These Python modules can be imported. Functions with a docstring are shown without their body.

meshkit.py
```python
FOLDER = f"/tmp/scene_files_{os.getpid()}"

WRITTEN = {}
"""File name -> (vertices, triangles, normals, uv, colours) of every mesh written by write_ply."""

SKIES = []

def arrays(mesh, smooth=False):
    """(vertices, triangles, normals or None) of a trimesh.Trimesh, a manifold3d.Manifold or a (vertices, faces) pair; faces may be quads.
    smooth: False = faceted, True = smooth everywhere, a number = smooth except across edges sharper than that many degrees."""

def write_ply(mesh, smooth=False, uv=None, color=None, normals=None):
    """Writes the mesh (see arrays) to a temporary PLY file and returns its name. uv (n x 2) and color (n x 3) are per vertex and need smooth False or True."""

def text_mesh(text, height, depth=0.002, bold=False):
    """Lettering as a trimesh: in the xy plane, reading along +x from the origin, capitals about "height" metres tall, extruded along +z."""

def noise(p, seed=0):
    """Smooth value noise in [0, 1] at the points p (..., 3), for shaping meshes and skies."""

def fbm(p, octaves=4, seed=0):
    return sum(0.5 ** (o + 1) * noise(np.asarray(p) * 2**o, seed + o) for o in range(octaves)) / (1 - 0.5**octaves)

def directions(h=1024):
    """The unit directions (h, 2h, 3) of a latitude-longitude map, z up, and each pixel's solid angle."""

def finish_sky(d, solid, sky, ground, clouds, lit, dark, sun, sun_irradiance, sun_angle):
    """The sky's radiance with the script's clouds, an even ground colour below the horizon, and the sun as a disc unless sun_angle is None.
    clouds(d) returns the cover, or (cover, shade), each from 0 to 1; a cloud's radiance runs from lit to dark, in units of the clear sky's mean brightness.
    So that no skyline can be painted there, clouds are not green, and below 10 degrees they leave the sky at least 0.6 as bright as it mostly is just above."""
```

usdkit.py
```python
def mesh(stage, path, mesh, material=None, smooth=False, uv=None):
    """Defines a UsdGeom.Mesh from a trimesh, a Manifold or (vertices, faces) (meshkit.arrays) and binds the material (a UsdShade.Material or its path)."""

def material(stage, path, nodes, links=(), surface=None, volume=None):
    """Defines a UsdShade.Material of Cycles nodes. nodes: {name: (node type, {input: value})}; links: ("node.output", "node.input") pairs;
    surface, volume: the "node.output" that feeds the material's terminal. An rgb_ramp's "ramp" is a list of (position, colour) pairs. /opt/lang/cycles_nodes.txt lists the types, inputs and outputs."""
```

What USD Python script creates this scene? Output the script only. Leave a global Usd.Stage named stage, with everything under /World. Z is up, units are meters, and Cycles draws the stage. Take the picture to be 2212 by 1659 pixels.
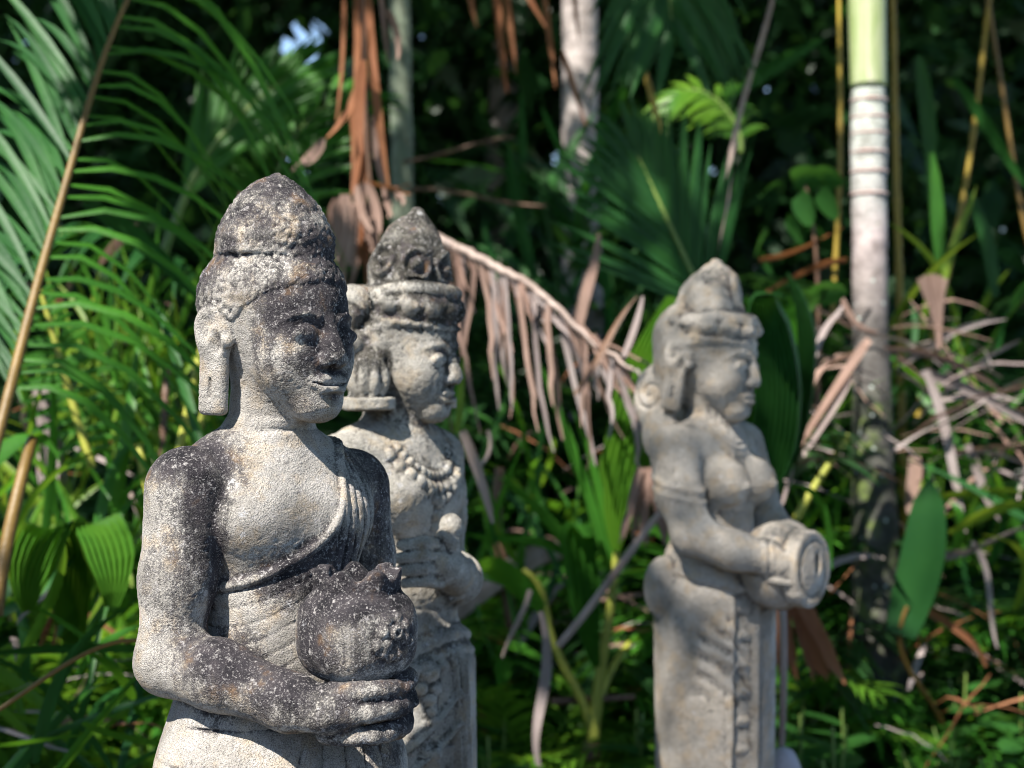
import math, random
import numpy as np
import usdkit, meshkit
from pxr import Usd, UsdGeom, UsdLux, UsdShade, Gf, Sdf, Vt
from scipy.spatial import cKDTree
from scipy import ndimage

stage = Usd.Stage.CreateInMemory()
UsdGeom.SetStageUpAxis(stage, UsdGeom.Tokens.z)
UsdGeom.SetStageMetersPerUnit(stage, 1.0)
UsdGeom.Xform.Define(stage, '/World')
UsdGeom.Scope.Define(stage, '/World/Looks')
_T = Sdf.ValueTypeNames

# ------------------------------------------------------------------ camera, sky, sun
CAM_Z = 1.32
cam = UsdGeom.Camera.Define(stage, '/World/camera')
cam.CreateFocalLengthAttr(50.0)
cam.CreateHorizontalApertureAttr(36.0)
cam.CreateVerticalApertureAttr(27.0)
cam.CreateClippingRangeAttr(Gf.Vec2f(0.05, 200))
cam.CreateFStopAttr(3.3)
cam.CreateFocusDistanceAttr(1.88)
cam.CreateExposureAttr(1.58)
_x = UsdGeom.Xformable(cam)
_x.AddTranslateOp().Set(Gf.Vec3d(0, 0, CAM_Z))
_x.AddRotateXOp().Set(90.0)

SUN_AZ, SUN_EL = math.radians(-147.0), math.radians(51.0)     # azimuth = atan2(x, y) of the direction towards the sun
SUN = np.array([math.sin(SUN_AZ) * math.cos(SUN_EL), math.cos(SUN_AZ) * math.cos(SUN_EL), math.sin(SUN_EL)])
sky_mat = usdkit.material(stage, '/World/Looks/sky_light', {
    's': ('sky_texture', {'sky_type': 'single_scattering', 'sun_disc': False, 'sun_elevation': SUN_EL, 'sun_rotation': SUN_AZ, 'aerosol_density': 0.25, 'ozone_density': 2.0}),
    'b': ('background_shader', {'strength': 0.088})}, [('s.color', 'b.color')], surface='b.background')
dome = UsdLux.DomeLight.Define(stage, '/World/sky')
UsdShade.MaterialBindingAPI.Apply(dome.GetPrim()).Bind(sky_mat)
sun = UsdLux.DistantLight.Define(stage, '/World/sun')
sun.CreateNormalizeAttr(True)
sun.CreateIntensityAttr(1.15)
sun.CreateAngleAttr(0.53)
sun.CreateColorAttr(Gf.Vec3f(1.0, 0.955, 0.89))
_x = UsdGeom.Xformable(sun)
_zax = SUN                                                    # the light shines along its -z axis
_xax = np.cross([0, 0, 1.0], _zax); _xax /= np.linalg.norm(_xax)
_yax = np.cross(_zax, _xax)
_m = Gf.Matrix4d(*[float(v) for r in (list(_xax) + [0], list(_yax) + [0], list(_zax) + [0], [0, 0, 0, 1]) for v in r])
_x.AddTransformOp().Set(_m)

# ------------------------------------------------------------------ helpers for things and parts
_used = {}
def numbered(parent, name):
    k = (parent, name)
    n = _used.get(k, 0)
    _used[k] = n + 1
    return f'{parent}/{name}' if n == 0 else f'{parent}/{name}_{n:03d}'

def tag(prim, label=None, cat=None, group=None, kind=None):
    for k, v in (('label', label), ('category', cat), ('group', group), ('kind', kind)):
        if v:
            prim.SetCustomDataByKey(k, v)
    return prim

def thing(name, label, cat, loc=(0, 0, 0), rz=0.0, group=None):
    path = numbered('/World', name)
    x = UsdGeom.Xform.Define(stage, path)
    x.AddTranslateOp().Set(Gf.Vec3d(*map(float, loc)))
    if rz:
        x.AddRotateZOp().Set(math.degrees(rz))
    tag(x.GetPrim(), label, cat, group)
    return path

def put(parent, name, mesh, mat, smooth=True, normals=None, primvars=None, label=None):
    path = numbered(parent, name)
    if normals is None:
        m = usdkit.mesh(stage, path, mesh, mat, smooth=smooth)
    else:
        m = usdkit.mesh(stage, path, mesh, mat, smooth=False)
        m.CreateNormalsAttr(Vt.Vec3fArray.FromNumpy(np.asarray(normals, np.float32)))
        m.SetNormalsInterpolation('vertex')
    for k, v in (primvars or {}).items():
        UsdGeom.PrimvarsAPI(m).CreatePrimvar(k, _T.FloatArray, 'vertex').Set(Vt.FloatArray.FromNumpy(np.asarray(v, np.float32)))
    if label:
        tag(m.GetPrim(), label)
    return path

def at(u, v, y):
    """The point at depth y behind the pixel (u, v) of a 2212-pixel-wide view of the photograph."""
    s = y * 0.00032552
    return np.array([(u - 1106) * s, y, CAM_Z - (v - 829.5) * s])
QUALITY = 1.0
# ------------------------------------------------------------------ sculpting with distance fields
def A(*v):
    return np.array(v, np.float32)

def ell(p, c, r):
    q = p - A(*c)
    r = A(*r)
    k0 = np.sqrt((((q / r) ** 2)).sum(-1)); k1 = np.sqrt(((q / (r * r)) ** 2).sum(-1))
    return k0 * (k0 - 1) / np.maximum(k1, 1e-6)

def sell(p, c, r, n):
    """Super-ellipsoid."""
    q = np.abs(p - A(*c)) / A(*r)
    k = ((q ** n).sum(-1) + 1e-12) ** (1 / n)
    return (k - 1) * float(min(r))

def cap(p, a, b, ra, rb=None):
    rb = ra if rb is None else rb
    a = A(*a); b = A(*b); ab = b - a
    t = np.clip(((p - a) @ ab) / float(ab @ ab), 0, 1)
    d = p - a - t[:, None] * ab
    return np.sqrt((d * d).sum(-1)) - (ra + (rb - ra) * t)

def smin(a, b, k):
    h = np.maximum(k - np.abs(a - b), 0) / k
    return np.minimum(a, b) - h * h * k * 0.25

def smax(a, b, k):
    return -smin(-a, -b, k)

def tube(p, pts, rs, k=0.004):
    rs = rs if np.ndim(rs) else [rs] * len(pts)
    d = None
    for i in range(len(pts) - 1):
        e = cap(p, pts[i], pts[i + 1], rs[i], rs[i + 1])
        d = e if d is None else (smin(d, e, k) if k else np.minimum(d, e))
    return d

def within(p, lo, hi, fn, big=0.15):
    out = np.full(len(p), big, np.float32)
    m = ((p > A(*lo)) & (p < A(*hi))).all(-1)
    if m.any():
        out[m] = fn(p[m])
    return out

def box(p, c, h, r):
    q = np.abs(p - A(*c)) - (A(*h) - r)
    return np.sqrt((np.maximum(q, 0) ** 2).sum(-1)) + np.minimum(q.max(-1), 0) - r

def sstep(a, b, x):
    t = np.clip((x - a) / (b - a), 0, 1)
    return t * t * (3 - 2 * t)

def bump(x, c, w):
    """A smooth ridge of half width w at c."""
    t = np.clip(1 - ((x - c) / w) ** 2, 0, 1)
    return t * t

def curve(xs, ys):
    xs = np.array(xs); ys = np.array(ys)
    from scipy.interpolate import PchipInterpolator
    f = PchipInterpolator(xs, ys)
    return lambda x: f(np.clip(x, xs[0], xs[-1])).astype(np.float32)

def spline(pts, n):
    from scipy.interpolate import CubicSpline, make_interp_spline
    pts = np.asarray(pts, float)
    t = np.r_[0, np.cumsum(np.linalg.norm(np.diff(pts, axis=0), axis=1))]; t /= t[-1]
    f = make_interp_spline(t, pts, k=min(3, len(pts) - 1))
    return f(np.linspace(0, 1, n))

def nets(fn, lo, hi, h, sub=5):
    """Surface nets of fn < 0 over a box, evaluated only near the surface."""
    lo = np.array(lo, float); hi = np.array(hi, float)
    nc = np.ceil((hi - lo) / (h * sub)).astype(int) + 1
    H = h * sub
    g = np.stack(np.meshgrid(*[lo[i] + (np.arange(nc[i]) + 0.5) * H for i in range(3)], indexing='ij'), -1).astype(np.float32)
    dc = fn(g.reshape(-1, 3)).reshape(nc)
    act = np.abs(dc) < H * 1.6
    D = np.repeat(np.repeat(np.repeat(dc, sub, 0), sub, 1), sub, 2)
    M = np.repeat(np.repeat(np.repeat(act, sub, 0), sub, 1), sub, 2)
    idx = np.argwhere(M)
    out = np.empty(len(idx), np.float32)
    for s in range(0, len(idx), 300000):
        out[s:s + 300000] = fn((lo + (idx[s:s + 300000] + 0.5) * h).astype(np.float32))
    D[M] = out
    D[0] = D[-1] = 1; D[:, 0] = D[:, -1] = 1; D[:, :, 0] = D[:, :, -1] = 1
    S = D < 0
    n = np.array(D.shape)
    cnt = np.zeros(n - 1, np.int8); 
    for a, b, c in np.ndindex(2, 2, 2):
        cnt += S[a:n[0] - 1 + a, b:n[1] - 1 + b, c:n[2] - 1 + c]
    cell = (cnt > 0) & (cnt < 8)
    ci = np.argwhere(cell)
    ids = np.full(n - 1, -1, np.int32); ids[cell] = np.arange(len(ci))
    corners = np.array(list(np.ndindex(2, 2, 2)))
    vals = np.stack([D[ci[:, 0] + a, ci[:, 1] + b, ci[:, 2] + c] for a, b, c in corners], 1)
    acc = np.zeros((len(ci), 3)); num = np.zeros(len(ci))
    for i in range(8):
        for j in range(i + 1, 8):
            if np.abs(corners[i] - corners[j]).sum() == 1:
                a, b = vals[:, i], vals[:, j]
                m = (a < 0) != (b < 0)
                t = np.where(m, a / np.where(m, a - b, 1), 0)
                acc += np.where(m[:, None], corners[i] + t[:, None] * (corners[j] - corners[i]), 0)
                num += m
    V = lo + (ci + acc / num[:, None] + 0.5) * h
    F = []
    for ax in range(3):
        o = [k for k in range(3) if k != ax]
        sl0 = [slice(1, -1)] * 3; sl1 = [slice(1, -1)] * 3
        sl0[ax] = slice(0, -1); sl1[ax] = slice(1, None)
        s0, s1 = S[tuple(sl0)], S[tuple(sl1)]
        e = np.argwhere(s0 != s1)
        flip = s0[tuple(e.T)]
        base = e.copy(); base[:, o[0]] += 1; base[:, o[1]] += 1
        q = []
        for da, db in ((0, 0), (1, 0), (1, 1), (0, 1)):
            c = base.copy(); c[:, o[0]] -= 1 - da; c[:, o[1]] -= 1 - db
            q.append(ids[tuple(c.T)])
        q = np.stack(q, 1)
        if ax == 1:
            q = q[:, ::-1]
        q = np.where(flip[:, None], q, q[:, ::-1])
        F.append(q)
    Q = np.vstack(F); Q = Q[(Q >= 0).all(1)]
    return V, np.vstack([Q[:, [0, 1, 2]], Q[:, [0, 2, 3]]])

def vnormals(v, f):
    n = np.zeros_like(v); c = np.cross(v[f[:, 1]] - v[f[:, 0]], v[f[:, 2]] - v[f[:, 0]])
    for k in range(3):
        np.add.at(n, f[:, k], c)
    return n / np.maximum(np.linalg.norm(n, axis=1, keepdims=True), 1e-20)

def rough(v, n, amp):
    """Weathering: broad dents and small pits along the normals."""
    d = (meshkit.fbm(v * 30, 2, 5) - 0.5) * 0.8 + (meshkit.fbm(v * 160, 2, 9) - 0.5) * 0.8
    p = meshkit.noise(v * 210, 31)
    d -= np.clip(p - 0.70, 0, 1) * 3.0
    return v + n * (d * amp)[:, None]

def cavity(V, F, N):
    """How hollow the surface is at each vertex: 0 on open faces, 1 deep in carved lines."""
    from scipy.sparse import coo_matrix, diags
    e = np.vstack([F[:, [0, 1]], F[:, [1, 2]], F[:, [2, 0]]])
    M = coo_matrix((np.ones(len(e)), (e[:, 0], e[:, 1])), (len(V), len(V))).tocsr(); M = M + M.T
    M = diags(1 / np.maximum(np.asarray(M.sum(1)).ravel(), 1)) @ M
    P = V.copy()
    for _ in range(14):
        P = 0.3 * P + 0.7 * (M @ P)
    c = ((P - V) * N).sum(1)
    return np.clip(c / 0.0014, 0, 1)

def sculpt(path, groups, field, boxes, mat, disp=None, stains=(), amp=0.0012, labels=None, hollow_dark=0.32):
    """Meshes the field and hands each face to the part whose own field is nearest."""
    made = {}
    for lo, hi, h in boxes:
        h *= QUALITY
        V, F = nets(lambda p: field(p)[0], lo, hi, h)
        cls = np.argmin(np.stack(field(V.astype(np.float32))[1], 1), 1)
        N = vnormals(V, F)
        if disp is not None:
            V = disp(V, N, cls); N = vnormals(V, F)
        V = rough(V, N, amp); N = vnormals(V, F)
        cav = cavity(V, F, N)
        prim = {k: np.clip(fn(V, N, cls) + hollow_dark * cav, 0, 1.3) for k, fn in stains}  # tone darkens in the carved hollows
        fc = np.max(cls[F], 1)
        for g in [k for k, x in enumerate(groups) if x == 'ear']:           # stray flakes of an ear go to the face
            k = np.flatnonzero(fc == g)
            if len(k):
                from scipy.sparse import coo_matrix
                from scipy.sparse.csgraph import connected_components
                e = F[k]; _, c = connected_components(coo_matrix((np.ones(2 * len(e)), (e[:, [0, 1]].ravel(), e[:, [1, 2]].ravel())), (len(V), len(V))))
                c = c[e[:, 0]]; fc[k[c != np.bincount(c).argmax()]] = 0
        for g, name in enumerate(groups):
            sel = F[fc == g]
            if len(sel) == 0:
                continue
            used, inv = np.unique(sel, return_inverse=True)
            made.setdefault(g, []).append((V[used], inv.reshape(-1, 3), N[used], {k: x[used] for k, x in prim.items()}))
    for g, parts in sorted(made.items()):
        off, vs, fs = 0, [], []
        for v, f, n, pr in parts:
            vs.append(v); fs.append(f + off); off += len(v)
        put(path, groups[g], (np.vstack(vs), np.vstack(fs)), mat, normals=np.vstack([x[2] for x in parts]),
            primvars={k: np.concatenate([x[3][k] for x in parts]) for k, _ in stains}, label=(labels or {}).get(groups[g]))
# ------------------------------------------------------------------ materials
def stone(name, base, light, dark, dark2, warm=(0.16, 0.09, 0.05), spk=0.80, fine=1.0):
    """Weathered carved stone. The vertex attribute "stain" says where dark crust grows, and holds painted face shade on the crowned figure; noise breaks it into specks."""
    return usdkit.material(stage, '/World/Looks/' + name, {
        'tc': ('texture_coordinate', {}),
        'st': ('attribute', {'attribute': 'stain_shade'}),
        'big': ('noise_texture', {'scale': 13.0, 'detail': 5.0, 'roughness': 0.6}),
        'mid': ('noise_texture', {'scale': 60.0 * fine, 'detail': 4.0, 'roughness': 0.65}),
        'fin': ('noise_texture', {'scale': 330.0 * fine, 'detail': 2.5, 'roughness': 0.7}),
        'gr': ('noise_texture', {'scale': 600.0 * fine, 'detail': 1.5, 'roughness': 0.6}),
        'hue': ('noise_texture', {'scale': 24.0, 'detail': 3.0, 'roughness': 0.6}),
        'pale': ('rgb_ramp', {'ramp': [(0.36, base), (0.50, tuple(0.5 * (a + b) for a, b in zip(base, light))), (0.64, light)]}),
        'pep': ('rgb_ramp', {'ramp': [(0.30, (0.22, 0.215, 0.21)), (0.41, (0.78, 0.77, 0.77)), (0.52, (1, 1, 1)), (0.66, (1.32, 1.31, 1.3))]}),
        'pepper': ('mix', {'mix_type': 'multiply', 'fac': 0.85}),
        'dk': ('rgb_ramp', {'ramp': [(0.36, dark), (0.52, dark2), (0.60, (0.042, 0.036, 0.038)), (0.72, warm)]}),
        # where the crust is: mask + coarse and fine noise
        'a1': ('math', {'math_type': 'multiply_add', 'value2': 0.9, 'value3': -0.45}),
        'a2': ('math', {'math_type': 'multiply_add', 'value2': 1.3, 'value3': -0.65}),
        'stk': ('mapping', {'scale': (1.0, 1.0, 0.13)}), 'str': ('noise_texture', {'scale': 55.0, 'detail': 3.0, 'roughness': 0.6}), 'a5': ('math', {'math_type': 'multiply_add', 'value2': 0.8, 'value3': -0.40}), 'a6': ('math', {'math_type': 'add'}),
        'patch': ('noise_texture', {'scale': 105.0 * fine, 'detail': 4.0, 'roughness': 0.75}), 'pr': ('rgb_ramp', {'ramp': [(0.575, (0, 0, 0)), (0.66, (0.85, 0.85, 0.85))]}), 'pmx': ('math', {'math_type': 'maximum'}),
        'ochre': ('rgb_ramp', {'ramp': [(0.50, (1, 1, 1)), (0.68, (1.06, 0.93, 0.76))]}), 'oc': ('mix', {'mix_type': 'multiply', 'fac': 0.9}),
        'a3': ('math', {'math_type': 'add'}), 'a4': ('math', {'math_type': 'add'}),
        'mk': ('rgb_ramp', {'ramp': [(0.24, (0, 0, 0)), (0.44, (0.74, 0.74, 0.74)), (0.68, (1, 1, 1))]}),
        'c1': ('mix', {'mix_type': 'mix'}),
        # pale lichen: fine specks everywhere, gathered in patches
        'sp': ('rgb_ramp', {'ramp': [(0.565, (0, 0, 0)), (0.68, (1, 1, 1))]}),
        'spb': ('rgb_ramp', {'ramp': [(0.40, (0.25, 0.25, 0.25)), (0.60, (1, 1, 1))]}),
        'spm': ('math', {'math_type': 'multiply'}), 'spk': ('math', {'math_type': 'multiply', 'value2': spk}),
        'c2': ('mix', {'mix_type': 'mix', 'color2': (0.36, 0.335, 0.32)}),
        # larger pale patches
        'vo': ('voronoi_texture', {'scale': 30.0, 'randomness': 1.0}),
        'vod': ('math', {'math_type': 'multiply_add', 'value2': 0.9, 'value3': -0.45}), 'voa': ('math', {'math_type': 'add'}),
        'vr': ('rgb_ramp', {'ramp': [(0.05, (0.7, 0.7, 0.7)), (0.15, (0, 0, 0))]}),
        'vs': ('separate_color', {}), 'vg': ('math', {'math_type': 'greater_than', 'value2': 0.84}), 'vm': ('math', {'math_type': 'multiply'}),
        'c3': ('mix', {'mix_type': 'mix', 'color2': (0.40, 0.395, 0.40)}),
        'h1': ('math', {'math_type': 'multiply_add', 'value2': 0.8}),
        'b1': ('bump', {'strength': 0.9, 'distance': 0.0026}),
        'p': ('principled_bsdf', {'roughness': 0.93, 'specular_ior_level': 0.18}),
    }, [('tc.object', x + '.vector') for x in ('big', 'mid', 'fin', 'gr', 'hue', 'vo', 'patch', 'stk')] + [('stk.vector', 'str.vector'), ('str.fac', 'a5.value1'), ('a5.value', 'a6.value1'), ('a4.value', 'a6.value2'), ('patch.fac', 'pr.fac'), ('hue.fac', 'ochre.fac'), ('pepper.color', 'oc.color1'), ('ochre.color', 'oc.color2'),
        ('big.fac', 'pale.fac'), ('gr.fac', 'pep.fac'), ('pale.color', 'pepper.color1'), ('pep.color', 'pepper.color2'),
        ('hue.fac', 'dk.fac'), ('mid.fac', 'a1.value1'), ('fin.fac', 'a2.value1'), ('a1.value', 'a3.value1'), ('a2.value', 'a3.value2'),
        ('a3.value', 'a4.value1'), ('st.fac', 'a4.value2'), ('a6.value', 'mk.fac'),
        ('oc.color', 'c1.color1'), ('dk.color', 'c1.color2'), ('mk.color', 'c1.fac'),
        ('fin.fac', 'sp.fac'), ('mid.fac', 'spb.fac'), ('sp.color', 'spm.value1'), ('spb.color', 'spm.value2'), ('spm.value', 'pmx.value1'), ('pr.color', 'pmx.value2'), ('pmx.value', 'spk.value1'),
        ('c1.color', 'c2.color1'), ('spk.value', 'c2.fac'),
        ('fin.fac', 'vod.value1'), ('vo.distance', 'voa.value1'), ('vod.value', 'voa.value2'), ('voa.value', 'vr.fac'),
        ('vo.color', 'vs.color'), ('vs.r', 'vg.value1'), ('vg.value', 'vm.value1'), ('vr.color', 'vm.value2'),
        ('c2.color', 'c3.color1'), ('vm.value', 'c3.fac'), ('c3.color', 'p.base_color'),
        ('gr.fac', 'h1.value1'), ('fin.fac', 'h1.value3'), ('h1.value', 'b1.height'), ('b1.normal', 'p.normal')], surface='p.BSDF')

stone_one = stone('weathered_stone', (0.21, 0.194, 0.172), (0.345, 0.322, 0.290), (0.011, 0.010, 0.012), (0.032, 0.028, 0.031), warm=(0.10, 0.06, 0.035))
# ------------------------------------------------------------------ statue one: the monk with the alms bowl
def snap(base, x, z, off=0.0):
    """The point on the front of a face at (x, z)."""
    y = -0.22
    for _ in range(60):
        d = float(base(A(x, y, z)[None])[0])
        if d < 2e-4:
            break
        y += max(d * 0.7, 2e-4)
    return (x, y - off, z)

def face_base(w=1.0, ch=1.0):
    def f(q):
        d = ell(q, (0, 0.004, 0.043), (0.092, 0.1085, 0.092))
        t = sstep(0.015, -0.115, q[:, 2])
        g = np.stack([q[:, 0] / (w * (1 - 0.32 * t)), q[:, 1] + 0.006 * t, q[:, 2]], -1)
        d = smin(d, sell(g, (0, -0.022, -0.014), (0.0815, 0.084, 0.099), 2.4), 0.02)
        d = smin(d, ell(q, (0, -0.092, -0.097 * ch), (0.031, 0.022, 0.021)), 0.045)
        for s in (-1, 1):
            d = smin(d, ell(q, (s * 0.040, -0.064, -0.040), (0.030, 0.030, 0.034)), 0.04)
            d = smax(d, -ell(q, (s * 0.041, -0.1130, -0.001), (0.026, 0.0050, 0.0110)), 0.010)   # eye sockets
        return d
    return f

def face_detail(q, base, d, P):
    """Brows, lids, nose and lips."""
    def lines(q):
        e = None
        for t in P['tubes']:
            x = tube(q, t[0], t[1], 0.006)
            e = x if e is None else smin(e, x, t[2])
        return e
    d = lids(q, d, P)
    for s in (-1, 1):
        d = smax(d, -tube(q, P['slit'][s], [0.0012, 0.0026, 0.0028, 0.0026, 0.0012], 0), 0.002)
        d = smax(d, -tube(q, P['crease'][s], [0.0010, 0.0022, 0.0024, 0.0020, 0.0010], 0), 0.003)
        d = smin(d, tube(q, P['brow'][s], [0.0036, 0.0036, 0.0034, 0.0028, 0.0015], 0.004), 0.0045)
    d = smin(d, tube(q, P['nose'], [0.0085, 0.010, 0.0125, 0.0155], 0.012), 0.010)
    for s in (-1, 1):
        d = smin(d, ell(q, P['ala'][s], (0.0105, 0.0135, 0.0095)), 0.006)
        d = smax(d, -ell(q, P['nostril'][s], (0.0045, 0.006, 0.004)), 0.003)
    d = smax(d, -ell(q, P['philtrum'], (0.005, 0.004, 0.010)), 0.006)
    d = smin(d, tube(q, P['upper'], [0.0024, 0.0056, 0.0064, 0.0056, 0.0064, 0.0056, 0.0024], 0.004), 0.006)
    d = smin(d, tube(q, P['lowerlip'], [0.0026, 0.0066, 0.0080, 0.0066, 0.0026], 0.004), 0.006)
    d = smax(d, -tube(q, P['gap'], [0.0008, 0.0022, 0.0022, 0.0022, 0.0008], 0), 0.002)
    d = smax(d, -ell(q, P['chinhollow'], (0.016, 0.006, 0.0065)), 0.010)
    return d

def lids(q, d, P):
    for s in (-1, 1):
        d = smin(d, ell(q, P['eye'][s], (0.0230, 0.0078, 0.0110)), 0.006)
    return d

def face_points(base, mz=0.0, ns=1.0):
    S = lambda x, z, o=0.0: snap(base, x, z * (0.90 if z < -0.022 else 1.0), o)
    P = {k: {} for k in ('eye', 'slit', 'crease', 'lower', 'brow', 'ala', 'nostril', 'corner')}
    P['tubes'] = []
    for s in (-1, 1):
        P['eye'][s] = S(s * 0.038, -0.0025, -0.0028)
        T = lambda x, z, o=0.0: snap(lambda p: lids(p, base(p), {'eye': {s: P['eye'][s], -s: (s * 9.0, 9.0, 9.0)}}), x, z, o)
        P['slit'][s] = [T(s * x, z, 0.0008) for x, z in ((0.016, -0.005), (0.026, -0.0105), (0.036, -0.0115), (0.047, -0.0085), (0.058, -0.001))]
        P['crease'][s] = [T(s * x, z, 0.0006) for x, z in ((0.014, 0.005), (0.024, 0.0125), (0.036, 0.0150), (0.048, 0.0120), (0.060, 0.004))]
        P['brow'][s] = [S(s * x, z, 0.0004) for x, z in ((0.007, 0.010), (0.020, 0.0225), (0.038, 0.0275), (0.056, 0.0225), (0.071, 0.009))]
        P['ala'][s] = S(s * 0.0145, -0.0400, 0.004)
        P['nostril'][s] = S(s * 0.0075, -0.0490, 0.012)
        P['corner'][s] = S(s * 0.0350, -0.0725 + mz, 0.000)
    t = S(0, -0.040)
    P['nose'] = [S(0, 0.014, -0.004), S(0, -0.006, 0.002), S(0, -0.022, 0.0085 * ns), S(0, -0.0350, 0.0130 * ns)]
    P['philtrum'] = S(0, -0.060 + mz, 0.003)
    P['upper'] = [S(x, z + mz, -0.0005 if abs(x) > 0.025 else 0.0018) for x, z in ((-0.0345, -0.0712), (-0.020, -0.0712), (-0.0075, -0.0672), (0, -0.0695), (0.0075, -0.0672), (0.020, -0.0712), (0.0345, -0.0712))]
    P['lowerlip'] = [S(x, z + mz, -0.0005 if abs(x) > 0.025 else 0.0016) for x, z in ((-0.031, -0.0765), (-0.016, -0.0838), (0, -0.0862), (0.016, -0.0838), (0.031, -0.0765))]
    P['gap'] = [S(x, z + mz, o) for x, z, o in ((-0.0365, -0.0714, 0.001), (-0.019, -0.0766, 0.0055), (0, -0.0768, 0.0072), (0.019, -0.0766, 0.0055), (0.0365, -0.0714, 0.001))]
    P['chinhollow'] = S(0, -0.0965 + mz, 0.003)
    return P

def turned(p, c, a, tilt=0.0):
    """Coordinates in a head that sits at c, turned by a and nodding by tilt."""
    q = p - A(*c)
    ca, sa = math.cos(a), math.sin(a)
    q = np.stack([q[:, 0] * ca + q[:, 1] * sa, -q[:, 0] * sa + q[:, 1] * ca, q[:, 2]], -1)
    ct, st = math.cos(tilt), math.sin(tilt)
    return np.stack([q[:, 0], q[:, 1] * ct + q[:, 2] * st, -q[:, 1] * st + q[:, 2] * ct], -1).astype(np.float32)

def ear_long(q, s, bottom=-0.112):
    def f(p):
        x = (p[:, 0] * s - 0.088 - (p[:, 1] - 0.02) * 0.20)
        p2 = np.stack([x, p[:, 1], p[:, 2]], -1)
        d = ell(p2, (0.003, 0.022, 0.004), (0.013, 0.031, 0.036))
        d = smin(d, box(p2, (-0.001, 0.024 + 0 * 1, -0.062), (0.0095, 0.0205, 0.054), 0.008), 0.012)
        d = smax(d, -ell(p2, (0.019, 0.023, 0.006), (0.012, 0.020, 0.023)), 0.005)
        d = smax(d, -ell(p2, (0.014, 0.012, -0.018), (0.010, 0.009, 0.016)), 0.006)
        d = smin(d, tube(p2, [(0.004, 0.006, 0.012), (0.006, 0.018, 0.002), (0.005, 0.022, -0.014)], 0.0045, 0.004), 0.006)
        d = smin(d, ell(p2, (0.006, -0.004, -0.014), (0.008, 0.007, 0.009)), 0.005)
        d = smax(d, -box(p2, (0.010, 0.023, -0.078), (0.006, 0.0022, 0.0135), 0.001), 0.003)
        return d
    lo = (-0.16, -0.05, -0.15) if s < 0 else (0.03, -0.05, -0.15)
    hi = (-0.03, 0.10, 0.09) if s < 0 else (0.16, 0.10, 0.09)
    return within(q, lo, hi, f)

M1_H = (0.0, -0.004, 1.392)
_fb1 = face_base()
_fp1 = face_points(_fb1, ns=0.72)
M1_EDGE = curve([-0.20, -0.15, -0.10, -0.053, 0.008, 0.035, 0.050, 0.058, 0.075, 0.10, 0.14], [1.025, 1.036, 1.055, 1.077, 1.110, 1.140, 1.172, 1.200, 1.225, 1.245, 1.26])
BOWL = (0.007, -0.186, 0.994)

def on_bowl(phi, z, r):
    a = math.radians(phi)
    return (r * math.sin(a), BOWL[1] - r * math.cos(a), z)

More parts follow.
